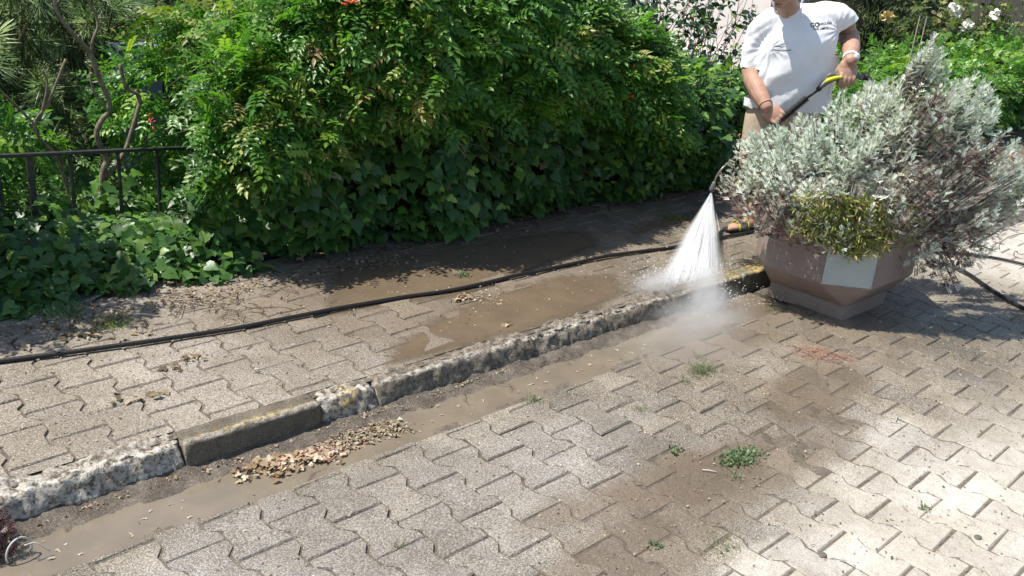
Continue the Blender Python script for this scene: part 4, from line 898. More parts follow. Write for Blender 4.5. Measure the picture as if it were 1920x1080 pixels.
# mouth, eyes, hair
v, f = ellipsoid(H(0, -.0945, -.0605), (.019, .006, .0055), HM, 8); link('mouth', mesh('mouth', v, f, simple('mouth_dark', (.10, .02, .018), .6)), None, man)
for s_ in (1, -1):
    v, f = ellipsoid(H(.032*s_, -.076, .022), (.012, .011, .009), HM, 8); link('eye', mesh('eye', v, f, simple('eye', (.5, .47, .42), .3)), None, man)
v, f = ellipsoid(H(0, .045, .075), (.079, .088, .078), HM, 14); link('hair', mesh('hair', v, f, simple('short_grey_hair', (.06, .05, .045), .9, .2, scale=80, bump=.8)), None, man)
# T-shirt
def shirt_parts():
    rings = [(.76, .025, .030, .258, .135), (.88, .025, .02, .262, .145), (1.0, .025, .01, .260, .15), (1.12, .027, .01, .255, .147), (1.22, .03, .01, .248, .14), (1.30, .032, .02, .215, .12), (1.365, .03, .03, .175, .105), (1.42, .0, .03, .10, .08)]
    V = []; n = 40
    for z, cx, cy, rx, ry in rings:
        for k in range(n): a = 2*math.pi*k/n; V.append((cx+rx*math.copysign(abs(math.cos(a))**.85, math.cos(a)), cy+ry*math.sin(a), z+.18*(math.cos(a)*rx)*min(1, max(0, (z-1.1)/.25))))
    Fq = [(i*n+k, i*n+(k+1) % n, (i+1)*n+(k+1) % n, (i+1)*n+k) for i in range(len(rings)-1) for k in range(n)]; Fq += [tuple(range(n))[::-1], tuple(range((len(rings)-1)*n, len(rings)*n))]
    P = [(V, Fq)]
    P.append(closed_tube([(-.12, .03, 1.335), (-.19, .02, 1.285), (-.226, .03, 1.20), (-.230, .03, 1.02), (-.225, .01, .97)], [.070, .076, .070, .068, .066], 18, 6))
    P.append(closed_tube([(.14, .03, 1.385), (.235, .02, 1.37), (.295, .045, 1.335), (.325, .06, 1.29), (.345, .06, 1.26)], [.070, .082, .080, .078, .078], 18, 6)); return P
sme = remesh(shirt_parts(), .0075, 22, 'tshirt')
bm = bmesh.new(); bm.from_mesh(sme)
for v in bm.verts:   # folds hanging from shoulders and bunching over the belly
    x, y, z = v.co; n = v.normal
    front = max(0, -n.y); w_ = max(0, min(1, (1.38-z)/.35))
    f1 = math.sin((x*.75-z*.62)*34+2*fbm(x*3, z*3, 1))*.006+math.sin((x*1.0+z*.25)*23+1.5*fbm(x*3, z*3, 7))*.0035
    sl_ = 1 if (x < -.16 and z > .9) or x > .25 else 0
    f2 = math.sin((z*.9-x*.9 if x < 0 else z*.8+x)*60+3*fbm(x*4, z*4, 3))*.0022*sl_
    cr_ = 0
    for ax0, az0, k0 in ((-.165, 1.165, 1), (.238, 1.30, 1)):
        dx, dz = x-ax0, z-az0; r0 = math.hypot(dx, dz)+1e-4; cr_ += math.sin(math.atan2(dz, dx)*15+r0*9)*.0042*math.exp(-r0/.085)*min(1, r0/.03)*(1 if n.y < .2 else 0)
    v.co += n*cr_
    f3 = .004*fbm(x*7, y*7, z*5, 3); v.co += n*(f1*w_*(1-sl_)+f2+f3)
def cut(co, no, region):
    geom = [f for f in bm.faces if region(f.calc_center_median())]; geom += list({e for f in geom for e in f.edges})+list({v for f in geom for v in f.verts})
    bmesh.ops.bisect_plane(bm, geom=geom, plane_co=co, plane_no=no, clear_outer=False)
    dl = [f for f in bm.faces if region(f.calc_center_median()) and (f.calc_center_median()-Vector(co)).dot(Vector(no)) > 0]; bmesh.ops.delete(bm, geom=dl, context='FACES')
cut((-.23, .02, 1.036), (0, .1, -1), lambda c: c.x < -.145 and .85 < c.z < 1.15 and (c-Vector((-.228, .02, c.z))).length < .095)
cut((.312, .03, 1.33), (.62, 0, -.78), lambda c: c.x > .236 and c.z > 1.15 and (Vector((.62, 0, -.78)).dot(c-Vector((.312, .03, 1.33))) > -.04))
cut((0, 0, .80), (0, 0, -1), lambda c: c.z < .85)
NC = Vector((-.092, -.05, 1.444))
dl = [f for f in bm.faces if (((f.calc_center_median().x-NC.x)/.082)**2+((f.calc_center_median().z-NC.z)/.093)**2 < 1 and f.calc_center_median().y < .08)]; bmesh.ops.delete(bm, geom=dl, context='FACES')
bmesh.ops.solidify(bm, geom=bm.faces[:], thickness=-.0025) if False else None
bm.to_mesh(sme); 
tm = NT('white_cotton'); nz = tm.noise(9, 3); wv = tm.noise(3.0, 3, .5, dist=1.2)
tm.pbr(tm.mix(tm.rng(nz, .3, .7), (.80, .80, .82), (.86, .86, .87)), .85, tm.bump(tm.math('ADD', wv, tm.math('MULTIPLY', tm.noise(14, 2), .3)), .45, .03), .2, sheen=.1)
shirt = link('tshirt', sme, tm.m, man)
bvh = BVHTree.FromBMesh(bm)
# collar follows the neck opening
cp = []
for k in range(26):
    a = 2*math.pi*k/26; x = NC.x+.085*math.cos(a); z = NC.z+.096*math.sin(a)
    if math.sin(a) > .35: continue
    hit = bvh.ray_cast(Vector((x*1.0, -1, z-.004)), Vector((0, 1, 0))); y = hit[0].y if hit[0] else -.03; cp.append((a, (x, y-.001, z)))
cp = [c for a, c in sorted(cp, key=lambda q: (q[0]+math.pi*.65) % (2*math.pi))]
if len(cp) > 4: tube('collar', cp, .0065, tm.m, shirt, 8, 3)
bm.free()
# print on the shirt
M_print = simple('navy_print', (.015, .018, .04), .7)
def printed(txt, x, z, h, tilt):
    cu = bpy.data.curves.new('txt', 'FONT'); cu.body = txt; cu.size = h; cu.offset = h*.022; to = bpy.data.objects.new('txt', cu); COL.objects.link(to)
    dg = bpy.context.evaluated_depsgraph_get(); m = bpy.data.meshes.new_from_object(to.evaluated_get(dg)); bpy.data.objects.remove(to); V = []
    c, s_ = math.cos(tilt), math.sin(tilt)
    for v in m.vertices:
        X = x+v.co.x*c-v.co.y*s_; Z = z+v.co.x*s_+v.co.y*c; h_ = bvh.ray_cast(Vector((X, -1, Z)), Vector((0, 1, 0))); V.append((X, (h_[0].y if h_[0] else -.15)-.0015, Z))
    me_ = mesh('printed_text', V, [tuple(p.vertices) for p in m.polygons], M_print); link('printed_text', me_, None, shirt)
printed('GO', .050, 1.300, .036, .16); printed('THROUGH', .090, 1.314, .019, .16); printed('THE LIMITS', .068, 1.284, .019, .16)
def strip(pts, w, mat=M_print):
    V = []
    for x, z in pts:
        h_ = bvh.ray_cast(Vector((x, -1, z)), Vector((0, 1, 0))); y = (h_[0].y if h_[0] else -.15)-.002; V += [(x, y, z-w/2), (x, y, z+w/2)]
    link('printed_stripe', mesh('printed_stripe', V, [(2*i, 2*i+2, 2*i+3, 2*i+1) for i in range(len(pts)-1)], mat), None, shirt)
strip([(-.150, 1.165), (-.14, 1.176), (-.12, 1.177), (-.10, 1.176), (-.082, 1.181)], .0042); strip([(-.160, 1.145), (-.145, 1.156), (-.125, 1.154), (-.10, 1.153), (-.075, 1.158), (-.045, 1.165)], .0042)
# shorts
sh = remesh([closed_tube([(.02, .03, .86), (.02, .03, .72)], [.115, .125], 20), closed_tube([(-.08, .03, .82), (-.10, .03, .74), (-.11, .01, .46)], [.10, .115, .105], 16), closed_tube([(.12, .04, .82), (.14, .04, .74), (.20, .14, .46)], [.10, .115, .105], 16)], .009, 5, 'shorts')
link('shorts', sh, simple('beige_cotton', (.47, .38, .28), .9, .2, scale=10, bump=.6), man)
# watch and wrist cord
wd = unit(W2-np.array((.330, -.05, 1.19))); M3 = Vector(wd).to_track_quat('Z', 'Y').to_matrix(); wc = W2-wd*.022
def ring(name, c, M, r, rr, mat, seg=26, flat=1.0, par=None):
    v, f = tube_vf([np.array(c)+np.array(M @ Vector((r*math.cos(a), r*flat*math.sin(a), 0))) for a in np.linspace(0, 2*math.pi, seg)], rr, 8, False); return link(name, mesh(name, v, f, mat), None, par)
M_white = simple('white_rubber', (.82, .82, .84), .4)
v = []; 
for a in np.linspace(0, 2*math.pi, 30):
    for zz, r_ in ((-.011, .0430), (.011, .0430), (.011, .0465), (-.011, .0465)): v.append(np.array(wc)+np.array(M3 @ Vector((r_*math.cos(a), r_*math.sin(a), zz))))
f = [(i*4+k, (i+1)*4+k, (i+1)*4+(k+1) % 4, i*4+(k+1) % 4) for i in range(29) for k in range(4)]
watch = tag(link('wrist_watch', mesh('wrist_watch', v, f, M_white)), label='white wrist watch with a white dial on the arm holding the gun', cat='watch'); watch.parent = None
MW_ = Matrix.Translation(MO) @ Matrix.Rotation(-math.pi/2+AZ, 4, 'Z'); watch.matrix_world = MW_
dn = unit(np.array((.45, -.80, .40))); dq = Vector(dn).to_track_quat('Z', 'Y').to_matrix(); dc = wc+dn*.047
P = tube_vf([dc-dn*.004, dc+dn*.004, dc+dn*.0065], [.0195, .0195, .0175], 22); link('case', mesh('case', *P, M_white), None, watch)
P = merge([tube_vf([dc+dn*.0066+np.array(dq @ Vector((.007*math.cos(a), .007*math.sin(a), 0))), dc+dn*.0072+np.array(dq @ Vector((.007*math.cos(a), .007*math.sin(a), 0)))], .0028, 8) for a in (.5, 2.6, 4.7)])
link('dial_marks', mesh('dial_marks', *P, M_hose), None, watch)
wd1 = unit(W1-np.array((-.178, -.11, .885))); M3b = Vector(wd1).to_track_quat('Z', 'Y').to_matrix()
bc = ring('cord_bracelet', W1-wd1*.010, M3b, .0425, .0022, simple('brown_cord', (.10, .05, .03), .8)); tag(bc, label='thin brown cord bracelet on the lower wrist', cat='bracelet'); bc.matrix_world = MW_
# sandals
M_sole = simple('black_foam_sole', (.02, .02, .02), .8); M_strap = simple('grey_strap', (.10, .115, .11), .7); M_yel = simple('yellow_green_lining', (.55, .58, .08), .6)
def sandal(A, fx, label):
    A = np.array(A); fx = unit(np.array(fx)); sx = np.array([-fx[1], fx[0], 0]); s_ = empty('sandal', (0, 0, 0), label=label, cat='sandal'); s_.matrix_world = MW_
    out = []; n = 28
    for k in range(n):
        a = 2*math.pi*k/n; u = math.cos(a); l = .07+.148*u; w_ = (.040+.012*u)*math.sin(a); out.append(A+fx*l+sx*w_)
    V = []
    for zz, k_ in ((-.0, .97), (.006, 1.0), (.022, 1.0), (.027, .95)):
        for p in out: c = A+fx*.07; q = c+(p-c)*k_; V.append((q[0], q[1], zz))
    Fq = [(j*n+k, j*n+(k+1) % n, (j+1)*n+(k+1) % n, (j+1)*n+k) for j in range(3) for k in range(n)]+[tuple(range(n))[::-1], tuple(range(3*n, 4*n))]; link('sole', mesh('sole', V, Fq, M_sole), None, s_)
    def band(u0, u1, h, mat, name, ex=.0):
        V = []; m = 14
        for u, hh in ((u0, h), (u1, h+.010)):
            for k in range(m+1):
                a = math.pi*k/m; q = A+fx*u+sx*(.047+ex)*math.cos(a); V.append((q[0], q[1], .02+(hh+ex)*math.sin(a)**.7))
        o_ = link(name, mesh(name, V, [(k, k+1, m+2+k, m+1+k) for k in range(m)], mat), None, s_); md = o_.modifiers.new('s', 'SOLIDIFY'); md.thickness = .004
    band(.060, .118, .048, M_strap, 'strap', .003); band(.110, .132, .045, M_yel, 'lining', .001); band(.055, .064, .060, M_yel, 'lining', .001)
sandal(AN1, FX, 'grey and yellow sandal on the foot beside the hose'); sandal(AN2, (-.6, -.8, 0), 'grey and yellow sandal on the foot hidden behind the planter')

# ---------------------------------------------------------------- pressure washer gun and lance
gun = empty('spray_gun', (0, 0, 0), label='black pressure washer gun and lance with yellow trigger guard held by the man', cat='spray gun'); gun.matrix_world = MW_
M_gr = simple('grey_plastic', (.12, .125, .13), .4); M_bk = simple('black_plastic', (.015, .015, .016), .45); M_y = simple('lime_yellow_plastic', (.62, .66, .03), .4); M_steel = simple('worn_steel', (.45, .42, .36), .35, .5, .85)
GA = np.array((.158, -.185, .982)); GB = np.array((.290, -.16, 1.053))
v, f = tube_vf(catmull([GA-np.array((.012, 0, .016)), GA, GA+(GB-GA)*.35+[0, .0, .012], GB-[.02, 0, .0], GB+[.06, .01, -.005], (.40, -.14, 1.043)], 4), [.017, .022, .026, .023, .020, .017], 12, True, .8); link('body', mesh('body', v, f, M_gr), None, gun)
v, f = tube_vf(catmull([GA+[.005, -.022, .018], GA+[.02, -.024, .034], GA+[.065, -.022, .052], GA+[.10, -.02, .058]], 4), [.008, .020, .018, .012], 8, True, .6); link('trigger_guard', mesh('trigger_guard', v, f, M_y), None, gun)
v, f = tube_vf(catmull([GA+[.01, 0, .03], GA+[.03, 0, .062], GA+[.055, 0, .068], GA+[.075, 0, .055]], 4), [.008, .011, .011, .007], 8); link('hook', mesh('hook', v, f, M_gr), None, gun)
LD = np.array((.133, -.19, .947)); RS = np.array((.078, -.20, .902)); RE = np.array((-.105, -.21, .708))
tube('lance', [GA-[.01, 0, .012], LD, RS], .0075, M_bk, gun, 10); tube('coupling', [GA-[.004, 0, .006], GA-[.022, .004, .03]], .015, M_bk, gun, 12)
n_ = 24; pts = [RS+(RE-RS)*k/(n_*4) for k in range(n_*4+1)]; rr = [.0135+.0085*(1 if (k % 4) in (1, 2) else 0) for k in range(n_*4+1)]; v, f = tube_vf(pts, rr, 12); link('ribbed_grip', mesh('ribbed_grip', v, f, M_bk), None, gun)
tube('steel_tube', [RE, (-.20, -.07, .55), (-.282, -.0, .430), (-.318, .0, .384), (-.340, .0, .335), (-.347, 0, .300)], .0062, M_steel, gun, 10, 6)
v, f = tube_vf([(-.347, 0, .306), (-.349, 0, .290), (-.353, 0, .262), (-.355, 0, .245), (-.3555, 0, .240)], [.009, .013, .019, .0185, .014], 14); link('nozzle', mesh('nozzle', v, f, M_gr), None, gun)
tube('supply_hose', [(.40, -.09, 1.035), (.45, -.10, 1.035), (.49, -.08, 1.0), (.51, -.05, .9), (.52, 0, .6), (.52, .05, .1), (.45, .1, .03)], [.016, .014, .012, .011], M_hose, gun, 10, 6)
v, f = tube_vf([(.405, -.09, 1.035), (.43, -.087, 1.043), (.455, -.082, 1.042)], [.014, .019, .014], 12); link('rear_coupling', mesh('rear_coupling', v, f, simple('brown_coupling', (.13, .08, .06), .6)), None, gun)

# ---------------------------------------------------------------- water jet
NZ = np.array(MW_ @ Vector((-.3555, 0, .235))); A0 = np.array((3.57, 2.70, .08)); A1 = np.array((4.10, 2.52, .01))
jet = empty('water_jet', (0, 0, 0), label='white fan of water shooting from the nozzle onto the kerb', cat='water')
def vol_mat(name, dens, noise_scale=None, col=(.95, .96, .98)):
    t = NT(name); pv = t.n('VolumePrincipled'); pv.inputs['Color'].default_value = (*col, 1); pv.inputs['Anisotropy'].default_value = .0; pv.inputs['Density'].default_value = dens
    t.l(pv.outputs[0], t.out.inputs['Volume']); return t.m
def drops_mat(a=.5):
    t = NT('water_strand'); p = t.pbr((.95, .96, .97), .5, None, .5, link=False); tl = t.n('BsdfTranslucent'); tl.inputs[0].default_value = (.9, .92, .95, 1); m0 = t.n('MixShader'); m0.inputs[0].default_value = .5; t.l(p, m0.inputs[1]); t.l(tl.outputs[0], m0.inputs[2])
    tr = t.n('BsdfTransparent'); m1 = t.n('MixShader'); t.l(m0.outputs[0], t.out.inputs[0]); return t.m
mid = (A0+A1)/2; hw = (A1-A0)/2; thick = unit(np.cross(hw, mid-NZ))*.05
tj = NT('spray_sheet'); u_ = tj.attr('u'); t_a = tj.attr('t'); lay = tj.attr('layer')
cmb = tj.n('CombineXYZ'); tj.l(tj.math('MULTIPLY', u_, 9.0), cmb.inputs[0]); tj.l(tj.math('MULTIPLY', t_a, 1.6), cmb.inputs[1]); tj.l(tj.math('MULTIPLY', lay, 7.3), cmb.inputs[2])
st = tj.noise(1.6, 5, .7, cmb.outputs[0]); au = tj.math('ABSOLUTE', u_)
al = tj.math('MULTIPLY', tj.rng(tj.math('ADD', au, tj.math('MULTIPLY', st, .35)), 1.12, .55), tj.rng(st, .30, .62, .25, 1.0)); al = tj.math('MULTIPLY', al, tj.rng(t_a, 1.08, .80)); al = tj.math('MULTIPLY', al, .92)
p_ = tj.n('BsdfDiffuse'); p_.inputs[0].default_value = (.96, .97, .98, 1); tl_ = tj.n('BsdfTranslucent'); tl_.inputs[0].default_value = (.96, .97, .98, 1); m_ = tj.n('MixShader'); m_.inputs[0].default_value = .5; tj.l(p_.outputs[0], m_.inputs[1]); tj.l(tl_.outputs[0], m_.inputs[2])
tr_ = tj.n('BsdfTransparent'); m2_ = tj.n('MixShader'); tj.l(al, m2_.inputs[0]); tj.l(tr_.outputs[0], m2_.inputs[1]); tj.l(m_.outputs[0], m2_.inputs[2]); tj.l(m2_.outputs[0], tj.out.inputs[0])
V = []; UU = []; TT = []; LL = []; Fq = []; NL = 6; nu, nt = 24, 22
for q_ in range(NL):
    w_ = (q_-(NL-1)/2)/(NL/2); o_ = len(V); sc_u = math.sqrt(1-w_*w_*.7)
    for j in range(nt+1):
        t_ = j/nt; c = NZ+(mid-NZ)*t_*1.02; c[2] += .02*math.sin(math.pi*t_)
        for k in range(nu+1):
            u = -1+2*k/nu; V.append(c+hw*(.015+t_)*u*sc_u*1.05+thick*(t_*w_*.9+.05)*math.sqrt(max(.02, 1-u*u))); UU.append(u); TT.append(t_); LL.append(q_)
    Fq += [(o_+j*(nu+1)+k, o_+j*(nu+1)+k+1, o_+(j+1)*(nu+1)+k+1, o_+(j+1)*(nu+1)+k) for j in range(nt) for k in range(nu)]
o = link('spray_fan', mesh('spray_fan', V, np.array(Fq), tj.m, True, dict(u=UU, t=TT, layer=LL)), None, jet); o['kind'] = 'stuff'
random.seed(3); P = []; MS = drops_mat(.0001)
for _ in range(420):
    u = max(-1, min(1, random.gauss(0, .38))); w_ = random.gauss(0, .4); e = mid+hw*u*.9+thick*w_; e[2] += random.uniform(-.02, .02); t0 = random.random()**.8*.85; t1 = min(1.0, t0+random.uniform(.08, .4))
    def q(t_): p = NZ+(e-NZ)*t_; p = p.copy(); p[2] += .05*math.sin(math.pi*t_)*.4; return p
    r_ = random.uniform(.0005, .0014); P.append(tube_vf([q(t0), q((t0+t1)/2), q(t1)], [r_*.4, r_, r_*1.2], 3, False))
v, f = merge(P); o = link('water_strands', mesh('water_strands', v, f, MS), None, jet); o['kind'] = 'stuff'
# splash droplets
P = []
for _ in range(600):
    u = random.uniform(-1, 1); c = mid+hw*u+np.array([random.gauss(0, .05), random.gauss(0, .05), 0]); a = random.random()*6.283; rr = abs(random.gauss(0, .16)); p = c+np.array([rr*math.cos(a), rr*math.sin(a), 0]); p[2] = max(.004, .02+abs(random.gauss(0, .06))*math.exp(-rr*4)); s_ = random.uniform(.0008, .0024)
    if p[1] > 2.55: p[2] += .1
    d_ = unit(np.array([math.cos(a), math.sin(a), random.uniform(.2, 1)])); P.append(tube_vf([p, p+d_*s_*2, p+d_*s_*5], [s_*.3, s_, s_*.3], 4, False))
v, f = merge(P); o = link('splash_drops', mesh('splash_drops', v, f, MS), None, jet); o['kind'] = 'stuff'
mist = tag(empty('mist', (0, 0, 0)), label='pale mist drifting from the point where the jet hits the kerb', cat='mist'); mist['kind'] = 'stuff'
def mist_mat(name, dens):
    t = NT(name); tc = t.n('TexCoord').outputs['Object']; ln = t.n('VectorMath', operation='LENGTH'); t.l(tc, ln.inputs[0]); n_ = t.noise(2.6, 3, .6, tc)
    f_ = t.rng(t.math('ADD', ln.outputs['Value'], t.math('MULTIPLY', t.math('SUBTRACT', n_, .5), 1.1)), .95, .05)
    pv = t.n('VolumePrincipled'); pv.inputs['Color'].default_value = (.97, .975, .98, 1); t.l(t.math('MULTIPLY', t.math('MULTIPLY', f_, t.rng(ln.outputs['Value'], 1.0, .75)), dens), pv.inputs['Density']); t.l(pv.outputs[0], t.out.inputs['Volume']); return t.m
for q, (c, r_, dn_) in enumerate((((3.86, 2.54, .06), (.22, .14, .19), 13.0), ((3.62, 2.66, .13), (.24, .14, .10), 5.5), ((3.66, 2.40, .05), (.46, .26, .13), 3.0), ((3.30, 2.2, .04), (.65, .36, .11), 1.0))):
    v, f = ellipsoid((0, 0, 0), (1, 1, 1), None, 10); o = link('mist_puff', mesh('mist_puff', v, f, mist_mat('mist_volume_%d' % q, dn_)), None, mist, c); o.scale = r_

# ---------------------------------------------------------------- litter
def litter(name, label, cat, pts, n, spread, s0, s1, z, mat=G_LIT, tpl=IVYL, h=.012, rndr=(0, 1), thing=True, wsc=1.0, flat=.5):
    pts = np.array(pts, float); k = rng.integers(0, len(pts), n); p = pts[k]+rng.normal(0, 1, (n, 2))*np.array(spread); Z = z+rng.random(n)*h
    d = np.stack([rng.normal(size=n), rng.normal(size=n), rng.normal(0, .25, n)], 1); up = np.stack([rng.normal(0, flat, n), rng.normal(0, flat, n), np.ones(n)], 1)
    return tag(leaves(name, tpl, np.stack([p[:, 0], p[:, 1], Z], 1), d, up, rng.uniform(s0, s1, n), mat, None, rnd=rng.uniform(rndr[0], rndr[1], n), wscale=wsc), label=label, cat=cat)
litter('leaf_litter', 'clump of pale dry leaves caught in the gutter water, left pile', 'leaf litter', [(1.20, 2.41), (1.26, 2.43), (1.30, 2.39), (1.36, 2.40), (1.42, 2.36), (1.30, 2.36)], 300, (.035, .022), .005, .032, .0, h=.016, rndr=(.2, 1))
litter('leaf_litter', 'clump of pink and straw coloured litter in the gutter water, right pile', 'leaf litter', [(1.50, 2.41), (1.56, 2.44), (1.60, 2.40), (1.66, 2.43), (1.70, 2.38), (1.77, 2.37), (1.74, 2.42), (1.54, 2.37)], 620, (.032, .020), .003, .020, -.002, h=.010, rndr=(.2, 1))
G_PNK = leafmat('pink_petal_litter', [(0, (.25, .13, .11)), (.5, (.42, .27, .23)), (1, (.60, .50, .44))], .7, .2, .15, (1, .9, .8))
litter('petal_litter', 'pink shredded petals between the two piles of dry leaves', 'petal litter', [(1.44, 2.40), (1.50, 2.42), (1.56, 2.40), (1.48, 2.37), (1.62, 2.44)], 320, (.03, .025), .003, .013, -.002, mat=G_PNK, h=.008)
litter('leaf_litter', 'reddish petals and litter washed against the foot of the kerb', 'leaf litter', [(1.5, 2.515), (1.62, 2.52), (1.72, 2.52), (1.83, 2.515), (1.95, 2.515), (2.08, 2.515), (2.2, 2.515), (2.38, 2.515)], 700, (.05, .009), .003, .009, .003, h=.012, rndr=(.45, 1))
litter('leaf_litter', 'brown straw litter along the foot of the white worn kerb', 'leaf litter', [(x, 2.515) for x in np.arange(.4, 1.3, .08)], 520, (.06, .012), .004, .013, .002, h=.010, rndr=(0, .8))
litter('leaf_litter', 'scattered dry leaves beside the hose at the left', 'leaf litter', [(.89, 3.62), (1.04, 3.63), (1.06, 3.57), (1.08, 3.52), (1.24, 3.50), (1.15, 3.66)], 75, (.045, .035), .010, .036, .104, h=.014, rndr=(.05, .8))
litter('leaf_litter', 'dry leaves lying on the pavement in front of the hose', 'leaf litter', [(1.24, 3.09), (1.10, 2.91), (1.30, 3.13), (.95, 2.95)], 26, (.03, .02), .015, .04, .106, h=.01, rndr=(.1, .7))
litter('leaf_litter', 'curled pale leaf beside the hose over the brown puddle', 'leaf litter', [(2.64, 3.08), (2.60, 3.07), (2.68, 3.09)], 22, (.02, .012), .015, .04, .106, h=.014, rndr=(.3, .9))
litter('leaf_litter', 'small yellow brown leaf in the brown puddle behind the kerb', 'leaf litter', [(2.61, 2.72)], 3, (.008, .005), .02, .03, .106, h=.008, rndr=(.5, .7))
litter('leaf_litter', 'faint pinkish twigs and petals in the brown puddle', 'leaf litter', [(2.75, 2.98), (2.72, 3.03), (2.8, 3.05)], 90, (.05, .05), .004, .012, .104, h=.004, rndr=(.6, .95))
litter('leaf_litter', 'dark mulch of leaves and twigs at the edge of the hedge shade', 'leaf litter', [(x, 3.72-.02*math.sin(x*5)) for x in np.arange(.9, 2.7, .15)], 800, (.09, .045), .005, .018, .104, h=.012, rndr=(0, .75))
litter('leaf_litter', 'leaf mould in the shade along the foot of the hedge', 'leaf litter', [(x, 3.88) for x in np.arange(.3, 6.5, .2)], 900, (.1, .06), .008, .028, .103, h=.012, rndr=(0, .35))
litter('grit', 'fine pale grit and chaff scattered over the pavement', 'grit', [(x, y) for x in np.arange(.3, 6, .4) for y in (2.85, 3.2, 3.5)], 2600, (.25, .12), .003, .010, .1025, h=.003, rndr=(0, .95))
litter('grit', 'fine pale grit and chaff scattered over the street pavers', 'grit', [(x, y) for x in np.arange(.4, 6, .4) for y in (.7, 1.1, 1.5, 1.9)], 3000, (.25, .22), .003, .010, .002, h=.003, rndr=(0, .95))
litter('floating_chaff', 'pale straw flecks floating on the gutter water', 'leaf litter', [(x, 2.36) for x in np.arange(.5, 3.2, .2)], 80, (.12, .045), .004, .022, -.002, h=.002, rndr=(.7, .95), flat=.08, wsc=.5)
def twigs(label, pts, n, spread, l0, l1, z, mat=M_twig, r=.0016):
    P = []
    for _ in range(n):
        c = random.choice(pts); p = np.array([random.gauss(c[0], spread[0]), random.gauss(c[1], spread[1]), z+random.uniform(.001, .012)]); a = random.random()*6.283; l = random.uniform(l0, l1); d = np.array([math.cos(a), math.sin(a), random.gauss(0, .05)])
        m_ = p+d*l*.5+np.array([random.gauss(0, l*.1), random.gauss(0, l*.1), 0]); P.append(tube_vf([p, m_, p+d*l], [r, r*.8, r*.5], 4, False))
    v, f = merge(P); o = tag(link('twigs', mesh('twigs', v, f, mat)), label=label, cat='twigs'); o['kind'] = 'stuff'
random.seed(77)
M_red = simple('reddish_rootlets', (.36, .20, .14), .8)
twigs('heap of reddish rootlets on the pavers in front of the planter', [(3.80, 1.86), (3.86, 1.74), (3.82, 1.80)], 110, (.055, .045), .03, .09, .001, M_red, .0014)
twigs('dark broken twigs beside the hose left of the puddle', [(1.58, 3.70), (1.62, 3.60), (1.78, 3.38), (1.7, 3.5), (2.0, 3.6)], 70, (.07, .05), .03, .12, .102, M_twig, .002)
twigs('thin twigs and straw lying in the gutter', [(2.2, 2.42), (2.7, 2.45), (1.9, 2.5), (2.4, 2.5)], 26, (.2, .03), .02, .09, .0, M_twig, .0015)
twigs('dry roots and grass stems scattered over the street', [(2.9, 2.05), (2.5, 1.5), (3.3, 1.1), (2.0, 1.8), (1.4, 1.6), (4.0, 1.2), (2.7, .95)], 60, (.3, .2), .01, .05, .002, M_twig, .0012)
twigs('wet reddish twigs in the brown puddle', [(2.9, 3.08), (2.75, 3.0)], 16, (.08, .05), .02, .06, .103, M_red, .001)
for (x, y, z, a, l, lab) in ((3.50, 1.28, .004, .3, .045, 'white stick on the pavers at the right'), (2.50, 1.50, .004, -.9, .05, 'pale stick beside the green weeds'), (1.44, 3.08, .106, .1, .028, 'white cigarette butt on the pavement near the hose'), (1.48, 2.90, .106, -.5, .022, 'second white butt nearer the kerb')):
    v, f = tube_vf([(-l/2, 0, 0), (0, .002, .001), (l/2, 0, 0)], .0022, 7); o = tag(link('stick', mesh('stick', v, f, simple('bleached_stick', (.52, .48, .40), .8))), label=lab, cat='stick'); o.location = (x, y, z); o.rotation_euler = (0, 0, a)
v, f = box_vf((0, 0, 0), (.115, .018, .006)); me = mesh('metal_strip', v, f, simple('dull_grey_metal', (.25, .26, .24), .5, .4, .6), False); bevel_me(me, .001, 1); o = tag(link('metal_strip', me), label='dull grey flat bar lying in the shade at the foot of the ivy', cat='metal bar'); o.location = (1.225, 3.905, .115); o.rotation_euler = (0, 0, .65)
for x, y, r_, l in ((2.39, .99, .016, 'grey pebble stuck in the pale pavers, lower one'), (2.91, .72, .016, 'dark pebble on the pale pavers, right one')):
    v, f = ellipsoid((0, 0, 0), (r_, r_*.75, .004), None, 8); o = tag(link('pebble', mesh('pebble', v, f, simple('pebble_grey', (.13, .12, .11), .7))), label=l, cat='pebble'); o.location = (x, y, .003)
def tuft(x, y, z, n, r, h, label, mat=G_GRAS, ry=None, tpl=BLADE, wsc=1.0):
    t = empty('grass_tuft', (x, y, z), label=label, cat='weed'); p = np.stack([rng.normal(0, r, n), rng.normal(0, ry or r, n), np.zeros(n)+.002], 1); d = np.stack([rng.normal(0, .6, n)+p[:, 0]*8, rng.normal(0, .6, n), np.abs(rng.normal(.7, .4, n))], 1)
    leaves('blades', tpl, p, d, rng.normal(size=(n, 3)), rng.uniform(h*.5, h, n), mat, t, wscale=wsc)
G_WEED = leafmat('green_weed', [(0, (.10, .15, .08)), (.7, (.20, .27, .15)), (1, (.34, .38, .22))], .5, .3, .3)
tuft(2.67, 1.49, 0, 330, .045, .022, 'largest green weed patch growing between the street pavers', G_WEED, .026, LEAFLET)
tuft(2.55, 1.42, 0, 30, .014, .014, 'small green sprig right of the largest weed patch', G_WEED, None, LEAFLET)
tuft(3.17, 2.03, 0, 420, .045, .028, 'long straw and green grass tuft between spray and street pavers', G_GRAS, .028)
tuft(3.28, 2.12, 0, 90, .02, .02, 'small dry tuft just behind the long grass tuft'); tuft(3.02, 2.0, 0, 70, .02, .02, 'small brown tuft left of the long grass tuft')
tuft(2.35, 2.26, 0, 50, .02, .015, 'small dark weed on the front edge of the gutter', G_WEED, None, LEAFLET); tuft(2.51, 1.66, 0, 50, .012, .02, 'tiny green weed left of the largest patch', G_WEED, None, LEAFLET)
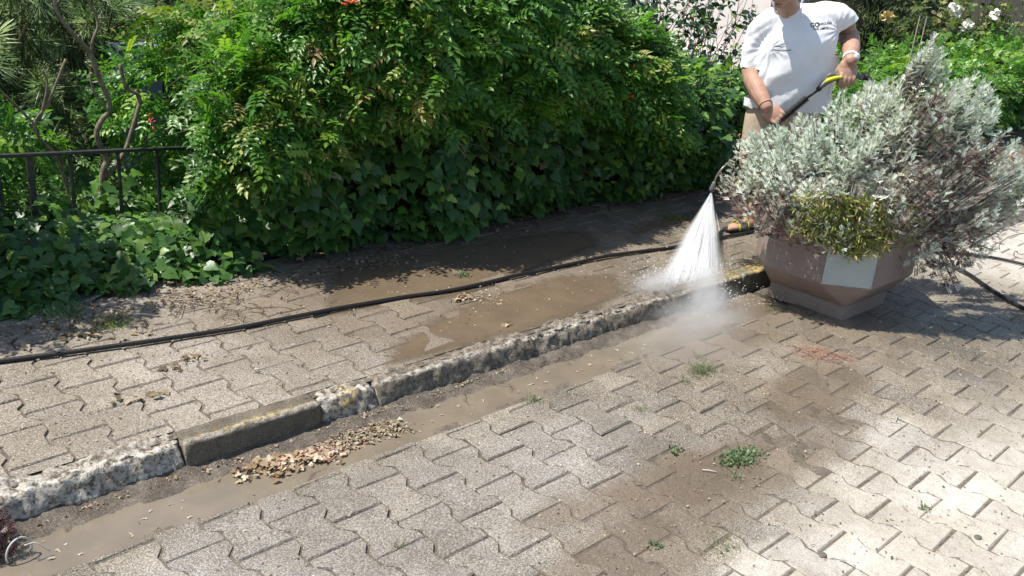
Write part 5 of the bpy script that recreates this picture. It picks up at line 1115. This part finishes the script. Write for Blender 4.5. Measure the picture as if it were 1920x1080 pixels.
tuft(2.16, 1.21, 0, 140, .035, .022, 'green straw tuft at the edge of the pale dry pavers'); tuft(2.0, 1.34, 0, 30, .015, .018, 'small weed on the wet pavers near the bottom edge', G_WEED, None, LEAFLET)
tuft(2.93, .91, 0, 30, .012, .015, 'small green weed on the pale pavers at the right', G_WEED, None, LEAFLET); tuft(1.36, 1.80, 0, 60, .014, .018, 'yellowish weed in a joint at the bottom left'); tuft(2.65, 1.95, 0, 80, .02, .02, 'dry weed in a joint below the spray')
tuft(1.19, 3.62, .1, 380, .05, .035, 'dry grassy tuft with green tips behind the hose'); tuft(1.08, 3.80, .1, 160, .035, .06, 'green grass tuft at the edge of the ivy shade', G_WEED); tuft(2.85, 3.33, .1, 80, .018, .02, 'small pale weed sitting in the silty puddle', G_WEED, None, LEAFLET)
tuft(4.80, 3.50, .1, 260, .05, .03, 'olive weed at the edge of the hedge shade near the man'); tuft(4.15, 2.28, 0, 120, .03, .02, 'trodden weed beside the foot of the planter')
tuft(2.2, .62, 0, 60, .02, .02, 'tiny weed near the bottom right corner', G_WEED, None, LEAFLET)
# plant leaning in at the bottom left corner
cor = empty('dead_plant', (.40, 2.36, 0), label='dead reddish plant with pale arching stems at the bottom left corner', cat='plant'); random.seed(21); P = []; pos = []; dr = []
P.append(tube_vf([(.09+.035*math.cos(a), .02+.01*math.cos(a), .02+.045*math.sin(a)) for a in np.linspace(-.3, 3.5, 18)], .0028, 6)); 
P.append(tube_vf(catmull([(.03, .1, .01), (.045, .17, .09), (.065, .17, .08), (.055, .12, .0)], 5), .0022, 5)); P.append(tube_vf(catmull([(.10, .0, .05), (.13, .0, .045), (.16, -.01, .01)], 5), .002, 5))
for _ in range(260):
    pos.append((random.gauss(.045, .022), random.uniform(.03, .19), random.uniform(0, .09))); dr.append((random.gauss(0, 1), random.gauss(0, 1), random.gauss(.2, .7)))
v, f = merge(P); link('arching_stem', mesh('arching_stem', v, f, simple('bleached_stem', (.55, .52, .48), .8)), None, cor)
G_RED = leafmat('dead_red_leaf', [(0, (.07, .03, .03)), (.7, (.16, .075, .07)), (1, (.42, .35, .3))], .7, .2, .15, (1, .6, .5))
leaves('foliage', LOBED, np.array(pos), np.array(dr), rng.normal(size=(260, 3)), rng.uniform(.02, .035, 260), G_RED, cor)
tris = sum(len(o.data.polygons) for o in bpy.data.objects if o.type == 'MESH'); print('objects', len(bpy.data.objects), 'polys', tris)
